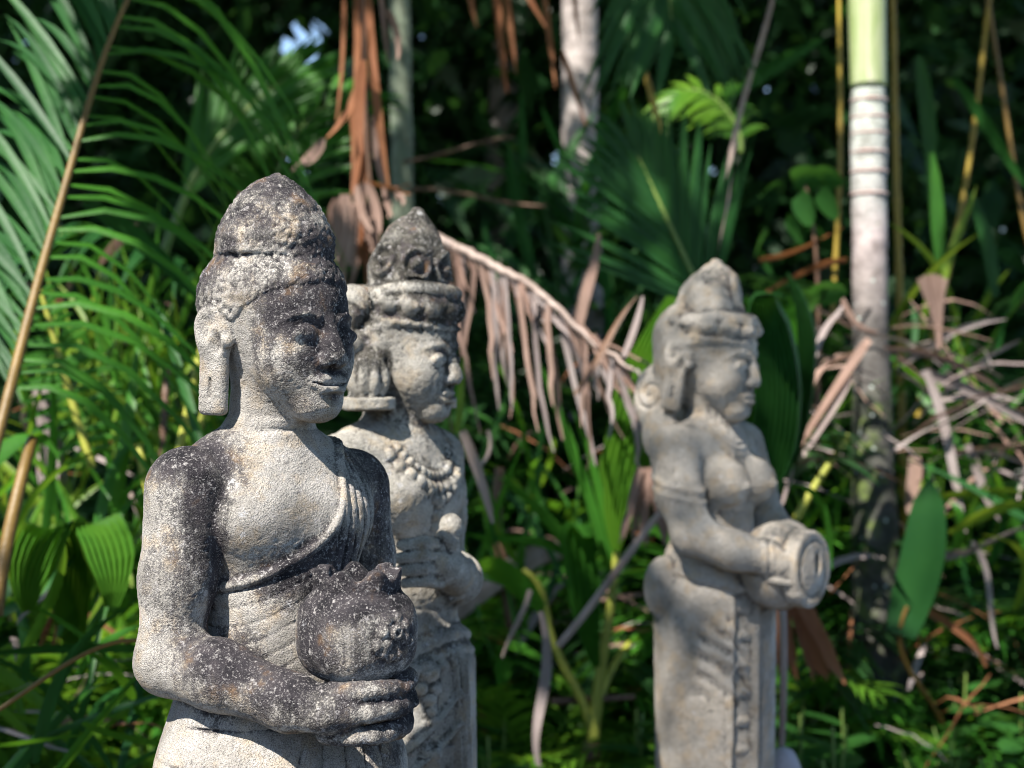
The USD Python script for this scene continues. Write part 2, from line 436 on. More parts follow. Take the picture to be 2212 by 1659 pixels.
M1_FINGERS = []
for z0, z1, f0, f1, r0, rr in ((0.9300, 0.928, -58, 24, 0.069, 0.0125), (0.9030, 0.9040, -60, 44, 0.071, 0.0138)):
    M1_FINGERS.append([on_bowl(f0 + (f1 - f0) * t, z0 + (z1 - z0) * t + 0.003 * math.sin(t * 3.1), r0 + 0.004 * math.sin(t * 3.1)) for t in np.linspace(0, 1, 9)] + [rr])
M1_LEFTF = []
for z0, z1, f0, f1, r0, rr in ((0.878, 0.8735, 70, -66, 0.066, 0.0132), (0.933, 0.9315, 75, 33, 0.069, 0.0125), (0.905, 0.908, 80, 50, 0.069, 0.0125)):
    M1_LEFTF.append([on_bowl(f0 + (f1 - f0) * t, z0 + (z1 - z0) * t, r0 + 0.004 * math.sin(t * 3.1)) for t in np.linspace(0, 1, 9)] + [rr])

def monk_field(p):
    q = turned(p, M1_H, math.radians(10.0), math.radians(2))
    # hair and topknot
    def hairf(q):
        d = ell(q, (0, 0.006, 0.046), (0.0980, 0.1130, 0.0880))
        d = smin(d, ell(q, (0, 0.002, 0.130), (0.0770, 0.0770, 0.036)), 0.015)
        t = np.clip((q[:, 2] - 0.122) / 0.097, 0, 1)
        r = 0.077 * np.maximum(1 - t ** 1.75, 0) ** 0.62 + 0.003
        cone = (np.sqrt(q[:, 0] ** 2 + (q[:, 1] - 0.004) ** 2) - r) * 0.72
        cone = np.maximum(cone, np.maximum(0.11 - q[:, 2], q[:, 2] - 0.2165))
        d = smin(d, cone, 0.014)
        d = smin(d, ell(q, (0, 0.004, 0.211), (0.010, 0.010, 0.011)), 0.01)
        # the hairline: a cap that ends over the forehead, round the temples and behind the ears
        line = 0.070 - 0.012 * sstep(0.0, 0.070, np.abs(q[:, 0])) - 0.10 * sstep(-0.080, 0.020, q[:, 1]) * 0.60 - 0.03 * sstep(0.03, 0.06, q[:, 1])
        return smax(d, (line - q[:, 2]) * 0.8, 0.010)
    hair = within(q, (-0.16, -0.17, -0.07), (0.16, 0.2, 0.27), hairf)
    def facef(q):
        return face_detail(q, _fb1, _fb1(q), _fp1)
    face = within(q, (-0.16, -0.19, -0.17), (0.16, 0.16, 0.16), facef)
    ear_r, ear_l = ear_long(q, -1), ear_long(q, 1)
    # neck, trunk
    neck = cap(p, (0, 0.012, 1.19), (0, 0.000, 1.34), 0.062, 0.056)
    neck = neck - 0.0022 * (bump(p[:, 2], 1.268, 0.010) + bump(p[:, 2] + 0.12 * p[:, 1], 1.242, 0.008)) + 0.003 * bump(p[:, 2] + 0.05 * p[:, 1], 1.2545, 0.004)
    torso = ell(p, (0.010, 0.010, 1.115), (0.118, 0.100, 0.150))
    torso = smin(torso, cap(p, (-0.090, 0.012, 1.182), (0.105, 0.012, 1.168), 0.056), 0.05)
    torso = smin(torso, cap(p, (-0.045, 0.012, 1.206), (0.040, 0.012, 1.196), 0.048), 0.05)
    torso = smin(torso, sell(p, (0.008, 0.000, 0.955), (0.104, 0.099, 0.16), 2.2), 0.05)
    for s in (-1, 1):
        torso = smin(torso, ell(p, (s * 0.060, -0.052, 1.135), (0.060, 0.042, 0.050)), 0.04)
    # robe over the left shoulder: a thicker layer below its edge, with pleats
    sl = (M1_EDGE(p[:, 0] + 0.003) - M1_EDGE(p[:, 0] - 0.003)) / 0.006
    e = (M1_EDGE(p[:, 0]) - p[:, 2]) / np.sqrt(1 + sl * sl)
    front = sstep(0.06, 0.0, p[:, 1])
    lay = sstep(-0.002, 0.003, e) * 0.0035 + bump(e, 0.006, 0.008) * 0.0040
    fold = 0
    for c, w, a in ((0.0160, 0.0032, 0.0034), (0.036, 0.0022, 0.0019), (0.058, 0.0022, 0.0019), (0.080, 0.0022, 0.0019), (0.103, 0.0022, 0.0018), (0.127, 0.0022, 0.0016)):
        fold = fold + bump(e + 0.012 * (p[:, 0] + 0.02) * (c > 0.04), c, w) * a
    left = sstep(0.020, 0.045, p[:, 0]) * sstep(0.98, 1.03, p[:, 2])
    pl = 0
    for k, (x0, x1) in enumerate(((0.062, 0.022), (0.070, 0.045), (0.080, 0.066), (0.091, 0.088), (0.104, 0.108))):
        xc = x0 + (x1 - x0) * (1.205 - p[:, 2]) / 0.18
        pl = pl + bump(p[:, 0], xc, 0.0027) * 0.0036
    robe_in = torso - (lay - fold * (1 - left) - pl * left * sstep(0, 0.01, e)) * front
    body = robe_in
    # arms
    ra = tube(p, [(-0.130, 0.006, 1.178), (-0.148, 0.004, 1.06), (-0.156, 0.010, 0.955)], [0.0590, 0.0485, 0.0415], 0.02)
    fa = tube(p, [(-0.156, 0.010, 0.948), (-0.132, -0.072, 0.940), (-0.084, -0.168, 0.912), (-0.066, -0.200, 0.909)], [0.0455, 0.0435, 0.0345, 0.028], 0.02)
    la = tube(p, [(0.144, 0.014, 1.166), (0.160, 0.020, 1.06), (0.164, 0.026, 0.955)], [0.0590, 0.0550, 0.046], 0.02)
    lf = tube(p, [(0.164, 0.026, 0.952), (0.130, -0.070, 0.935), (0.078, -0.160, 0.900), (0.056, -0.190, 0.897)], [0.0460, 0.0420, 0.0335, 0.027], 0.02)
    arm_r, arm_l = smin(ra, fa, 0.022), smin(la, lf, 0.022)
    def fing(p, fs):
        d = None
        for f in fs:
            pts, r = f[:-1], f[-1]
            n = len(pts)
            rs = [r * (1.06 - 0.10 * abs(math.sin(math.pi * 3 * i / (n - 1)))) * (1 - 0.18 * (i / (n - 1)) ** 3) for i in range(n)]
            x = tube(p, pts, rs, 0.004)
            nl = np.array(pts[-1]); out = nl - np.array((BOWL[0], BOWL[1], nl[2])); out /= np.linalg.norm(out)
            x = smin(x, ell(p, nl + out * r * 0.62, (0.0085, 0.0085, 0.0072)), 0.0015)      # nail
            d = x if d is None else smin(d, x, 0.003)
        return d
    def rh(p):
        d = fing(p, M1_FINGERS)
        palm = tube(p, [(-0.070, -0.200, 0.908), (-0.062, -0.222, 0.908), (-0.050, -0.2345, 0.908)], [0.030, 0.029, 0.022], 0.01)
        return smin(d, palm, 0.010)
    def lh(p):
        d = fing(p, M1_LEFTF)
        palm = tube(p, [(0.056, -0.185, 0.897), (0.054, -0.200, 0.893), (0.03, -0.205, 0.88)], [0.027, 0.026, 0.022], 0.01)
        return smin(d, palm, 0.010)
    lo, hi = (-0.15, -0.30, 0.80), (0.15, -0.10, 1.0)
    hand_r, hand_l = within(p, lo, hi, rh), within(p, lo, hi, lh)
    # bowl with its toothed rim and the flower on its front
    def bowlf(p):
        b = p - A(*BOWL)
        d = sell(p, BOWL, (0.0735, 0.0735, 0.0660), 2.7)
        th = np.arctan2(b[:, 0], -b[:, 1]); r = np.sqrt(b[:, 0] ** 2 + b[:, 1] ** 2); z = b[:, 2]
        saw = np.abs(((th / (2 * math.pi) * 7 + 0.15) % 1) * 2 - 1)
        top = 0.069 + 0.014 * sstep(0.1, 0.9, saw)
        rc = 0.0455 + (z - 0.06) * 0.10 + 0.003 * saw
        rim = np.maximum(np.abs(r - rc) - 0.0075, np.maximum((z - top) * 0.6, 0.05 - z)) - 0.002
        d = smin(d, rim, 0.006)
        d = smax(d, -np.maximum(r - 0.037, 0.03 - z), 0.004)
        return d
    bowl = within(p, (-0.13, -0.32, 0.88), (0.13, -0.05, 1.13), bowlf)
    def flw(p):
        c = np.array([0.011, BOWL[1] - 0.0735, 1.003])
        d = ell(p, c, (0.0115, 0.0125, 0.0115))
        d = smax(d, -ell(p, c - [0, 0.012, 0], (0.0045, 0.006, 0.0045)), 0.003)
        for k in range(7):
            a = k / 7 * 2 * math.pi + 0.3
            d = smin(d, ell(p, c + [0.0175 * math.sin(a), 0.001 + 0.002 * math.cos(k * 2.1), 0.0175 * math.cos(a)], (0.0095, 0.0085, 0.0095)), 0.0025)
        for k in range(6):
            a = math.pi + (k - 2.5) * 0.42
            d = smin(d, ell(p, c + [0.029 * math.sin(a), 0.001, 0.030 * math.cos(a)], (0.0075, 0.007, 0.009)), 0.0025)
        return d
    flower = within(p, (-0.06, -0.30, 0.95), (0.06, -0.22, 1.07), flw)
    # skirt
    t = np.clip((0.93 - p[:, 2]) / 0.93, 0, 1)
    f1 = sstep(0.93, 0.78, p[:, 2])
    a = 0.136 + 0.048 * f1 + 0.02 * t; b = 0.108 + 0.037 * f1 + 0.03 * t
    yy = p[:, 1] + 0.025 * f1
    k = np.sqrt((p[:, 0] / a) ** 2 + (yy / b) ** 2)
    sk = (k - 1) * 0.9 * b
    fx = p[:, 0]
    gr = 0
    for c, s_, w in ((0.865, 1.2, 0.0022), (0.795, 2.2, 0.003), (0.74, 2.6, 0.003)):
        gr = gr + bump(p[:, 2], c + s_ * (fx + 0.045) ** 2 + 0.15 * (fx + 0.08), w) * sstep(0.012, -0.03, fx)
    for x0, sl in ((-0.012, 0.42), (0.020, 0.30), (0.050, 0.20), (0.08, 0.1), (-0.035, 0.75)):
        xc = x0 - sl * (0.86 - p[:, 2]) * 0.9
        gr = gr + bump(fx, xc, 0.0040) * sstep(0.855, 0.83, p[:, 2]) * 1.3
    sk = sk + gr * 0.0042 * sstep(0.03, -0.05, p[:, 1])
    sk = np.maximum(np.maximum(sk, p[:, 2] - 0.925), -p[:, 2] + 0.06)
    base = np.maximum(box(p, (0, 0, 0.03), (0.22, 0.20, 0.04), 0.012), -0.2)
    # everything is cut from one block
    d = smin(face, hair, 0.003)
    d = smin(d, ear_r, 0.005); d = smin(d, ear_l, 0.005)
    d = smin(d, neck, 0.016)
    d = smin(d, body, 0.020)
    d = smin(d, arm_r, 0.006); d = smin(d, arm_l, 0.012)
    d = smin(d, sk, 0.010)
    d = smin(d, hand_r, 0.008); d = smin(d, hand_l, 0.006)
    d = smin(d, bowl, 0.005); d = smin(d, flower, 0.004)
    d = smin(d, base, 0.02)
    isr = robe_in + np.where((e > 0.0) & (p[:, 1] < 0.05), 0, 0.02)
    bare = robe_in + np.where((e > 0.0) & (p[:, 1] < 0.05), 0.02, 0)
    return d, [face, hair, ear_r, ear_l, np.minimum(neck, bare), isr, arm_r, arm_l, hand_r, hand_l, bowl, flower, sk, base]

M1_GROUPS = ['face', 'hair', 'ear', 'ear', 'chest', 'robe', 'right_arm', 'left_arm', 'right_hand', 'left_hand', 'alms_bowl', 'flower', 'skirt', 'plinth']

def curl_height(q, gap=0.0092, seed=4):
    """Eroded curls: bumps round points strewn evenly but irregularly over the given points."""
    if len(q) == 0:
        return np.zeros(0)
    rg = np.random.default_rng(seed)
    c = q[rg.permutation(len(q))]
    keep, tree = [], {}
    cell = np.floor(c / gap).astype(int)
    for k, x in zip(map(tuple, cell), c):
        near = [y for dx in (-1, 0, 1) for dy in (-1, 0, 1) for dz in (-1, 0, 1) for y in tree.get((k[0] + dx, k[1] + dy, k[2] + dz), ())]
        if all(((x - y) ** 2).sum() > gap * gap for y in near):
            tree.setdefault(k, []).append(x); keep.append(x)
    d, i = cKDTree(np.array(keep)).query(q)
    r = gap * (0.55 + 0.35 * rg.random(len(keep)))[i]
    return np.clip(1 - (d / r) ** 2, -0.35, 1)

def monk_disp(V, N, cls):
    q = turned(V.astype(np.float32), M1_H, math.radians(10.0), math.radians(2))
    m = (cls == 1)
    V = V.copy()
    V[m] += N[m] * (curl_height(q[m]) * 0.0019 * (0.45 + 0.9 * meshkit.noise(V[m] * 34, 3)))[:, None]
    V[m] += N[m] * ((meshkit.fbm(V[m] * 95, 3, 12) - 0.5) * 0.0042)[:, None]
    return V

def blob_field(blobs, seed, fr=16.0):
    def fn(V, N, cls):
        s = np.zeros(len(V))
        for c, r, a, *side in blobs:
            r = np.broadcast_to(r, 3)
            a = a * (sstep(-0.100, -0.120, V[:, 0]) if side else 1.0)
            s = np.maximum(s, a * np.exp(-(((V - c) / r) ** 2).sum(-1) * 1.2))
        s = s + 0.22 * np.clip(N[:, 2], 0, 1) ** 1.5
        n = meshkit.fbm(V * fr, 3, seed) - 0.5
        return np.clip(s + n * 0.9 * (0.3 + s), 0, 1.3)
    return fn
# ------------------------------------------------------------------ carved ornament, raised on a mesh
def studs(V, N, pts):
    """Raises bosses (x, y, z, radius, height) where they lie on the surface."""
    P = np.array(pts, float)
    d, i = cKDTree(P[:, :3]).query(V, k=min(4, len(P)))
    d = d.reshape(len(V), -1); i = i.reshape(len(V), -1)
    h = (P[i, 4] * np.clip(1 - (d / P[i, 3]) ** 2, 0, 1) ** 0.8)
    k = np.abs(h).argmax(1)
    return V + N * np.take_along_axis(h, k[:, None], 1)

def onto(base, xz, y0=-0.30):
    """Points on the front of a field at the given (x, z)."""
    xz = np.asarray(xz, float)
    p = np.stack([xz[:, 0], np.full(len(xz), y0), xz[:, 1]], -1).astype(np.float32)
    for _ in range(45):
        d = base(p)
        p[:, 1] += np.where(d < 3e-4, 0, np.clip(d * 0.8, 3e-4, 0.04))
    return p

def ringed(c, r, n, rb, h, a0=0.0):
    return [(c[0] + r * math.cos(a0 + 2 * math.pi * k / n), c[1], c[2] + r * math.sin(a0 + 2 * math.pi * k / n), rb, h) for k in range(n)]

# ------------------------------------------------------------------ statue three: the woman with the water jar
W_H = (-0.016, 0.012, 1.377)
_fbw = face_base(0.96)
_fpw = face_points(_fbw, ns=0.65)
W_TURN = math.radians(10)
def crown_head(q, base, pts, knot_r, knot_top, band_lo, band_hi, swirl):
    face = within(q, (-0.16, -0.19, -0.17), (0.16, 0.16, 0.16), lambda q: face_detail(q, base, base(q), pts))
    r = np.sqrt((q[:, 0] / 0.93) ** 2 + (q[:, 1] - 0.002) ** 2)
    mid = (band_lo + band_hi) / 2
    hz = q[:, 2] + 0.10 * sstep(-0.06, 0.05, q[:, 1]) * 0.25
    band = np.maximum(r - (0.1030 + 0.001 * bump(hz, band_hi - 0.008, 0.010) + 0.003 * bump(hz, band_lo + 0.006, 0.008) - 0.0025 * bump(hz, band_hi - 0.024, 0.005)), np.abs(hz - mid) - (band_hi - band_lo) / 2) - 0.002
    band = smax(band, (r + 1.1 * (hz - band_hi) - 0.098) * 0.7, 0.008)
    t = np.clip((q[:, 2] - band_hi + 0.01) / (knot_top - band_hi + 0.01), 0, 1)
    th = np.arctan2(q[:, 0], -q[:, 1])
    rr = knot_r * np.maximum(1 - t ** 2.0, 0) ** 0.60 + 0.002 + swirl * np.sin(th * 7 + t * 5.0) * (1 - t) * np.minimum(t * 6, 1)
    knot = np.maximum((np.sqrt(q[:, 0] ** 2 + (q[:, 1] - 0.004) ** 2) - rr) * 0.75, np.maximum(band_hi - 0.03 - q[:, 2], q[:, 2] - knot_top))
    knot = smin(knot, ell(q, (0, 0.004, knot_top - 0.004), (0.012, 0.012, 0.013)), 0.02)
    back = ell(q, (0, 0.045, 0.0), (0.080, 0.065, 0.115))
    hair = smin(ell(q, (0, 0.012, 0.045), (0.098, 0.104, 0.075)), back, 0.03)
    line = 0.045 - 0.16 * sstep(-0.055, 0.010, q[:, 1])
    hair = smax(hair, line - q[:, 2], 0.004)
    return face, ear_long(q, -1), ear_long(q, 1), band, knot, hair

W_JAR = (-0.005, -0.170, 0.926)
def spiral(q, c, turns=1.6, r1=0.042, w=0.006, dx=0.0):
    """A spiral groove on the side (local -x) of a scroll at c."""
    y, z = q[:, 1] - c[1], q[:, 2] - c[2]
    r = np.sqrt(y * y + z * z); a = (np.arctan2(z, y) / (2 * math.pi)) % 1
    step = r1 / turns
    ph = (r / step - a) % 1
    return bump(ph, 0.5, w / step) * (r < r1) * (q[:, 0] < c[0])

def woman_field(p):
    q = turned(p, W_H, W_TURN, math.radians(9)) / 1.045
    face, ear, ear2, band, knot, hair = [x * 1.045 for x in crown_head(q, _fbw, _fpw, 0.0710, 0.206, 0.040, 0.106, 0.005)]
    def wing(p):
        x = None
        for s in (-1, 1):
            d = ell(p, (s * 0.074, 0.105, 1.285), (0.026, 0.056, 0.078))
            d = smin(d, ell(p, (s * 0.10, 0.075, 1.205), (0.03, 0.045, 0.06)), 0.03)
            x = d if x is None else np.minimum(x, d)
        return x + 0.006 * spiral(p, (-0.074, 0.105, 1.30))
    wings = within(p, (-0.2, 0.0, 1.08), (0.2, 0.24, 1.42), wing)
    neck = cap(p, (0, 0.010, 1.19), (0, 0.002, 1.32), 0.058, 0.053)
    torso = ell(p, (0, 0.010, 1.120), (0.118, 0.088, 0.14))
    torso = smin(torso, cap(p, (-0.10, 0.012, 1.180), (0.10, 0.012, 1.180), 0.050), 0.05)
    torso = smin(torso, cap(p, (0, 0.0, 1.04), (0, 0.0, 0.93), 0.084, 0.104), 0.04)
    bust = None
    for s in (-1, 1):
        d = smin(ell(p, (s * 0.057, -0.066, 1.103), (0.054, 0.056, 0.053)), ell(p, (s * 0.057, -0.120, 1.098), (0.011, 0.012, 0.011)), 0.008)
        bust = d if bust is None else np.minimum(bust, d)
    torso = smin(torso, bust, 0.022)
    coll = np.abs(np.sqrt(p[:, 0] ** 2 * 1.1 + (p[:, 2] - 1.265) ** 2) - 0.088) 
    torso = torso - 0.0035 * bump(coll, 0, 0.007) * (p[:, 1] < 0) - 0.0025 * bump(coll, 0.014, 0.004) * (p[:, 1] < 0)
    ra = tube(p, [(-0.138, 0.012, 1.178), (-0.156, -0.012, 1.08), (-0.158, -0.048, 1.000)], [0.056, 0.050, 0.044], 0.02)
    ra = ra - 0.0040 * bump(p[:, 2] - 0.25 * (p[:, 1]), 1.108, 0.010) - 0.003 * bump(p[:, 2] - 0.25 * p[:, 1], 1.085, 0.005)
    fa = tube(p, [(-0.158, -0.048, 0.995), (-0.120, -0.130, 0.965), (-0.078, -0.190, 0.946)], [0.044, 0.041, 0.034], 0.02)
    fa = fa - 0.0045 * (bump((p[:, 1] * -0.75 + p[:, 0] * 0.6), 0.083, 0.006) + bump((p[:, 1] * -0.75 + p[:, 0] * 0.6), 0.098, 0.006))
    la = tube(p, [(0.138, 0.012, 1.178), (0.156, -0.012, 1.08), (0.158, -0.048, 1.000)], [0.056, 0.050, 0.044], 0.02)
    lf = tube(p, [(0.158, -0.048, 0.995), (0.120, -0.130, 0.965), (0.078, -0.190, 0.946)], [0.044, 0.041, 0.034], 0.02)
    arm_r, arm_l = smin(ra, fa, 0.02), smin(la, lf, 0.02)
    def hands(p, s):
        d = cap(p, (s * 0.078, -0.190, 0.946), (s * 0.076, -0.215, 0.940), 0.034, 0.026)
        for k in range(4):
            z = 0.962 - k * 0.018
            d = smin(d, tube(p, [(s * 0.084, -0.195, z), (s * 0.084, -0.214, z - 0.003), (s * 0.076, -0.230, z - 0.006)], [0.0105, 0.0105, 0.0085], 0.003), 0.004)
        return d
    lo, hi = (-0.15, -0.30, 0.85), (0.15, -0.13, 1.02)
    hr, hl = within(p, lo, hi, lambda p: hands(p, -1)), within(p, lo, hi, lambda p: hands(p, 1))
    def jar(p):
        d = ell(p, W_JAR, (0.090, 0.086, 0.096))
        r = np.sqrt((p[:, 0] - W_JAR[0]) ** 2 + ((p[:, 2] - W_JAR[2]) * 0.95) ** 2)
        y = p[:, 1]
        d = smin(d, np.maximum(r - 0.060, np.abs(y + 0.220) - 0.02) - 0.004, 0.012)
        d = smin(d, np.maximum(r - 0.066 - 0.006 * np.sin(3 * np.arctan2(p[:, 2] - W_JAR[2], p[:, 0] - W_JAR[0]) + 1) * 0.5, np.abs(y + 0.238 - 0.2 * (0.068 - r) * 0) - 0.002) - 0.013, 0.016)
        d = d + 0.003 * bump(r, 0.056, 0.006) * (y < -0.235)
        hr_ = np.sqrt(((p[:, 0] - W_JAR[0] - 0.014) * 1.3) ** 2 + ((p[:, 2] - W_JAR[2] - 0.010) * 0.8) ** 2)
        d = smax(d, -np.maximum(hr_ - 0.0165, y + 0.205), 0.007)
        return smin(d, cap(p, (W_JAR[0] - 0.055, -0.24, W_JAR[2] - 0.050), (W_JAR[0] - 0.045, -0.24, W_JAR[2] - 0.06), 0.01), 0.01) - 0.0
    jr = within(p, (-0.15, -0.32, 0.78), (0.15, -0.05, 1.06), jar)
    # skirt with sash, front panel and the knot on the hip
    t = np.clip((0.94 - p[:, 2]) / 0.94, 0, 1)
    f1 = sstep(0.955, 0.85, p[:, 2])
    a = 0.108 + 0.037 * f1 - 0.012 * t; b = 0.102 + 0.034 * f1 - 0.012 * t
    k = np.sqrt((p[:, 0] / a) ** 2 + ((p[:, 1] + 0.005) / b) ** 2)
    sk = (k - 1) * 0.9 * b
    fr = sstep(0.02, -0.05, p[:, 1])
    sash = p[:, 2] - 0.885 - 0.25 * (p[:, 1] + 0.08)
    sk = sk - 0.004 * sstep(-0.003, 0.003, sash) * (p[:, 2] < 0.95) - 0.003 * bump(sash, 0.0, 0.006)
    px = p[:, 0] + 0.066
    low = sstep(0.872, 0.862, p[:, 2])
    sk = sk - fr * low * (0.0065 * bump(px, -0.030, 0.007) + 0.0065 * bump(px, 0.030, 0.007) - 0.008 * (1 - sstep(0.018, 0.026, np.abs(px))))
    zz = (p[:, 2] + 0.35 * px ** 2 * 20) / 0.062 % 1
    sk = sk - fr * low * 0.006 * bump(zz, 0.5, 0.26) * (1 - sstep(0.012, 0.024, np.abs(px)))
    sk = np.maximum(np.maximum(sk, p[:, 2] - 0.955), -p[:, 2] + 0.06)
    bun = ell(p, (-0.112, 0.058, 0.868), (0.040, 0.046, 0.070))
    base = box(p, (0, 0, 0.03), (0.20, 0.20, 0.04), 0.012)
    d = smin(face, hair, 0.006); d = smin(d, ear, 0.010); d = smin(d, ear2, 0.010); d = smin(d, band, 0.004); d = smin(d, knot, 0.004); d = smin(d, wings, 0.010)
    d = smin(d, neck, 0.016); d = smin(d, torso, 0.016); d = smin(d, arm_r, 0.012); d = smin(d, arm_l, 0.012)
    d = smin(d, sk, 0.008); d = smin(d, bun, 0.006); d = smin(d, jr, 0.005); d = smin(d, hr, 0.006); d = smin(d, hl, 0.006); d = smin(d, base, 0.02)
    return d, [np.minimum(face, neck), ear, ear2, band, knot, np.minimum(hair, wings), torso, arm_r, arm_l, hr, hl, jr, sk, bun, base]

W_GROUPS = ['face', 'ear', 'ear', 'crown', 'topknot', 'hair', 'chest', 'right_arm', 'left_arm', 'right_hand', 'left_hand', 'water_jar', 'skirt', 'hip_knot', 'plinth']
def woman_disp(V, N, cls):
    q = turned(V.astype(np.float32), W_H, W_TURN, math.radians(9)) / 1.045
    m = (cls == 3)
    th = np.arctan2(q[:, 0], -q[:, 1])
    pet = np.abs(((th / (2 * math.pi) * 22) % 1) * 2 - 1)
    cell = ((th / (2 * math.pi) * 13) % 1) - 0.5
    V = V + N * (m * 0.009 * np.clip(1 - (cell / 0.42) ** 2 - ((q[:, 2] - 0.076) / 0.020) ** 2, 0, 1) ** 0.7)[:, None]
    V = V + N * (m * 0.0045 * bump(q[:, 2], 0.066 + 0.008 * pet, 0.014) * (0.4 + 0.6 * pet))[:, None]
    V = V + N * (m * 0.004 * bump(q[:, 2], 0.045, 0.006) * np.abs(np.sin(th * 20)))[:, None]
    m = np.isin(cls, (4,))
    V = V + N * (m * (0.007 * (meshkit.fbm(q * [28, 28, 22], 2, 8) - 0.5) * 2))[:, None]
    m = np.isin(cls, (12,))
    fl = [(x, -0.13, z, r, h) for x, z, r, h in ((-0.085, 0.80, 0.016, 0.005), (-0.075, 0.76, 0.013, 0.004), (-0.095, 0.74, 0.013, 0.004), (-0.07, 0.70, 0.015, 0.004))]
    g = 0.0035 * np.sin(V[:, 2] * 150 + V[:, 0] * 190 + 3 * meshkit.noise(V * 18, 2)) * sstep(-0.045, -0.06, V[:, 0]) * sstep(-0.02, -0.06, V[:, 1]) * bump(V[:, 2], 0.73, 0.14)
    V = V + N * (m * g)[:, None]
    return V

def woman_stains(V, N, cls):
    bl = [((0, 0, 1.56), (0.06, 0.07, 0.035), 0.62), ((-0.03, -0.03, 1.54), (0.04, 0.06, 0.05), 0.6), ((-0.14, 0.0, 1.20), (0.05, 0.05, 0.03), 0.30), ((0, -0.2, 1.0), (0.08, 0.08, 0.02), 0.28),
          ((0, -0.05, 1.48), (0.12, 0.10, 0.02), 0.35)]
    return np.clip(blob_field(bl, 21)(V, N, cls) - 0.10, 0, 1)

# ------------------------------------------------------------------ statue two: the crowned figure with a flower bud
C_H = (0.0, -0.004, 1.3790)
_fbc = face_base(0.97)
_fpc = face_points(_fbc, ns=0.8)
C_TURN = math.radians(12)
def crowned_field(p):
    q = turned(p, C_H, C_TURN, math.radians(9)) / 0.95
    face, ear, ear2, band, knot, hair = [x * 0.95 for x in crown_head(q, _fbc, _fpc, 0.0735, 0.262, 0.053, 0.135, 0.003)]
    def orn(p):
        d = []
        for s in (-1, 1):
            e = smin(ell(p, (s * 0.098, 0.022, 1.455), (0.028, 0.034, 0.040)), ell(p, (s * 0.100, 0.030, 1.395), (0.026, 0.032, 0.034)), 0.01)
            e = smin(e, ell(p, (s * 0.094, -0.008, 1.33), (0.036, 0.036, 0.046)), 0.006)
            e = smin(e, np.maximum(np.sqrt((p[:, 0] - s * 0.094) ** 2 + (p[:, 1] + 0.008) ** 2) - 0.044, np.abs(p[:, 2] - 1.286) - 0.008) - 0.003, 0.004)
            d.append(e)
        return d[0] + 0.005 * spiral(p, (-0.098, 0.020, 1.44), 1.4, 0.034), d[1]
    ornm = within(p, (-0.2, -0.1, 1.22), (0.2, 0.14, 1.56), lambda p: orn(p)[0])
    ornl = within(p, (-0.2, -0.1, 1.22), (0.2, 0.14, 1.56), lambda p: orn(p)[1])
    neck = cap(p, (0, 0.010, 1.19), (0, 0.000, 1.32), 0.060, 0.055)
    torso = ell(p, (0, 0.010, 1.120), (0.128, 0.094, 0.145))
    torso = smin(torso, cap(p, (-0.10, 0.012, 1.190), (0.10, 0.012, 1.190), 0.056), 0.05)
    torso = smin(torso, ell(p, (0, -0.012, 0.965), (0.106, 0.104, 0.085)), 0.05)
    for s in (-1, 1):
        torso = smin(torso, ell(p, (s * 0.056, -0.056, 1.125), (0.056, 0.042, 0.048)), 0.035)
    torso = smax(torso, -ell(p, (0, -0.122, 0.962), (0.008, 0.012, 0.008)), 0.006)
    arms = []
    for s in (-1, 1):
        a = tube(p, [(s * 0.138, 0.014, 1.182), (s * 0.150, 0.012, 1.07), (s * (0.155 if s < 0 else 0.112), -0.018, 0.975)], [0.055, 0.048, 0.042], 0.02)
        a = a - 0.004 * bump(p[:, 2], 1.10, 0.012) - 0.0025 * bump(p[:, 2], 1.125, 0.006)
        if s > 0:
            f = tube(p, [(0.112, -0.018, 0.972), (0.040, -0.105, 0.975), (-0.020, -0.138, 0.992)], [0.043, 0.040, 0.033], 0.02)
            f = f - 0.005 * (bump(p[:, 0] + 0.3 * p[:, 1], -0.030, 0.008) + bump(p[:, 0] + 0.3 * p[:, 1], -0.006, 0.008))
        else:
            f = tube(p, [(-0.155, -0.005, 0.972), (-0.152, -0.030, 0.87), (-0.145, -0.045, 0.78)], [0.043, 0.038, 0.030], 0.02)
        arms.append(smin(a, f, 0.02))
    def hand(p):
        p = p + A(0.052, -0.014, 0)
        d = tube(p, [(0.020, -0.156, 0.998), (-0.005, -0.158, 1.010), (-0.030, -0.150, 1.018)], [0.034, 0.033, 0.028], 0.01)
        for k in range(4):
            z = 1.052 - k * 0.0215
            L = (0.078, 0.088, 0.084, 0.068)[k]
            d = smin(d, tube(p, [(-0.025, -0.160, z - 0.004), (-0.025 - L * 0.5, -0.158, z + 0.004), (-0.025 - L, -0.138, z + 0.002)], [0.0125, 0.0118, 0.0095], 0.003), 0.004)
        d = smin(d, tube(p, [(0.0, -0.17, 1.02), (-0.012, -0.178, 1.052), (-0.030, -0.168, 1.066)], [0.014, 0.012, 0.0095], 0.003), 0.005)
        return d
    hnd = within(p, (-0.22, -0.24, 0.92), (0.1, -0.04, 1.12), hand)
    bud = within(p, (-0.14, -0.24, 1.03), (0.03, -0.08, 1.15), lambda p: smin(ell(p + A(0.052, -0.014, 0), (-0.008, -0.172, 1.078), (0.020, 0.020, 0.022)), ell(p + A(0.052, -0.014, 0), (-0.010, -0.168, 1.058), (0.017, 0.017, 0.012)), 0.004))
    t = np.clip((0.94 - p[:, 2]) / 0.94, 0, 1)
    f1 = sstep(0.915, 0.82, p[:, 2])
    a = 0.106 + 0.032 * f1 + 0.012 * t; b = 0.098 + 0.032 * f1 + 0.012 * t
    k = np.sqrt((p[:, 0] / a) ** 2 + ((p[:, 1] + 0.008) / b) ** 2)
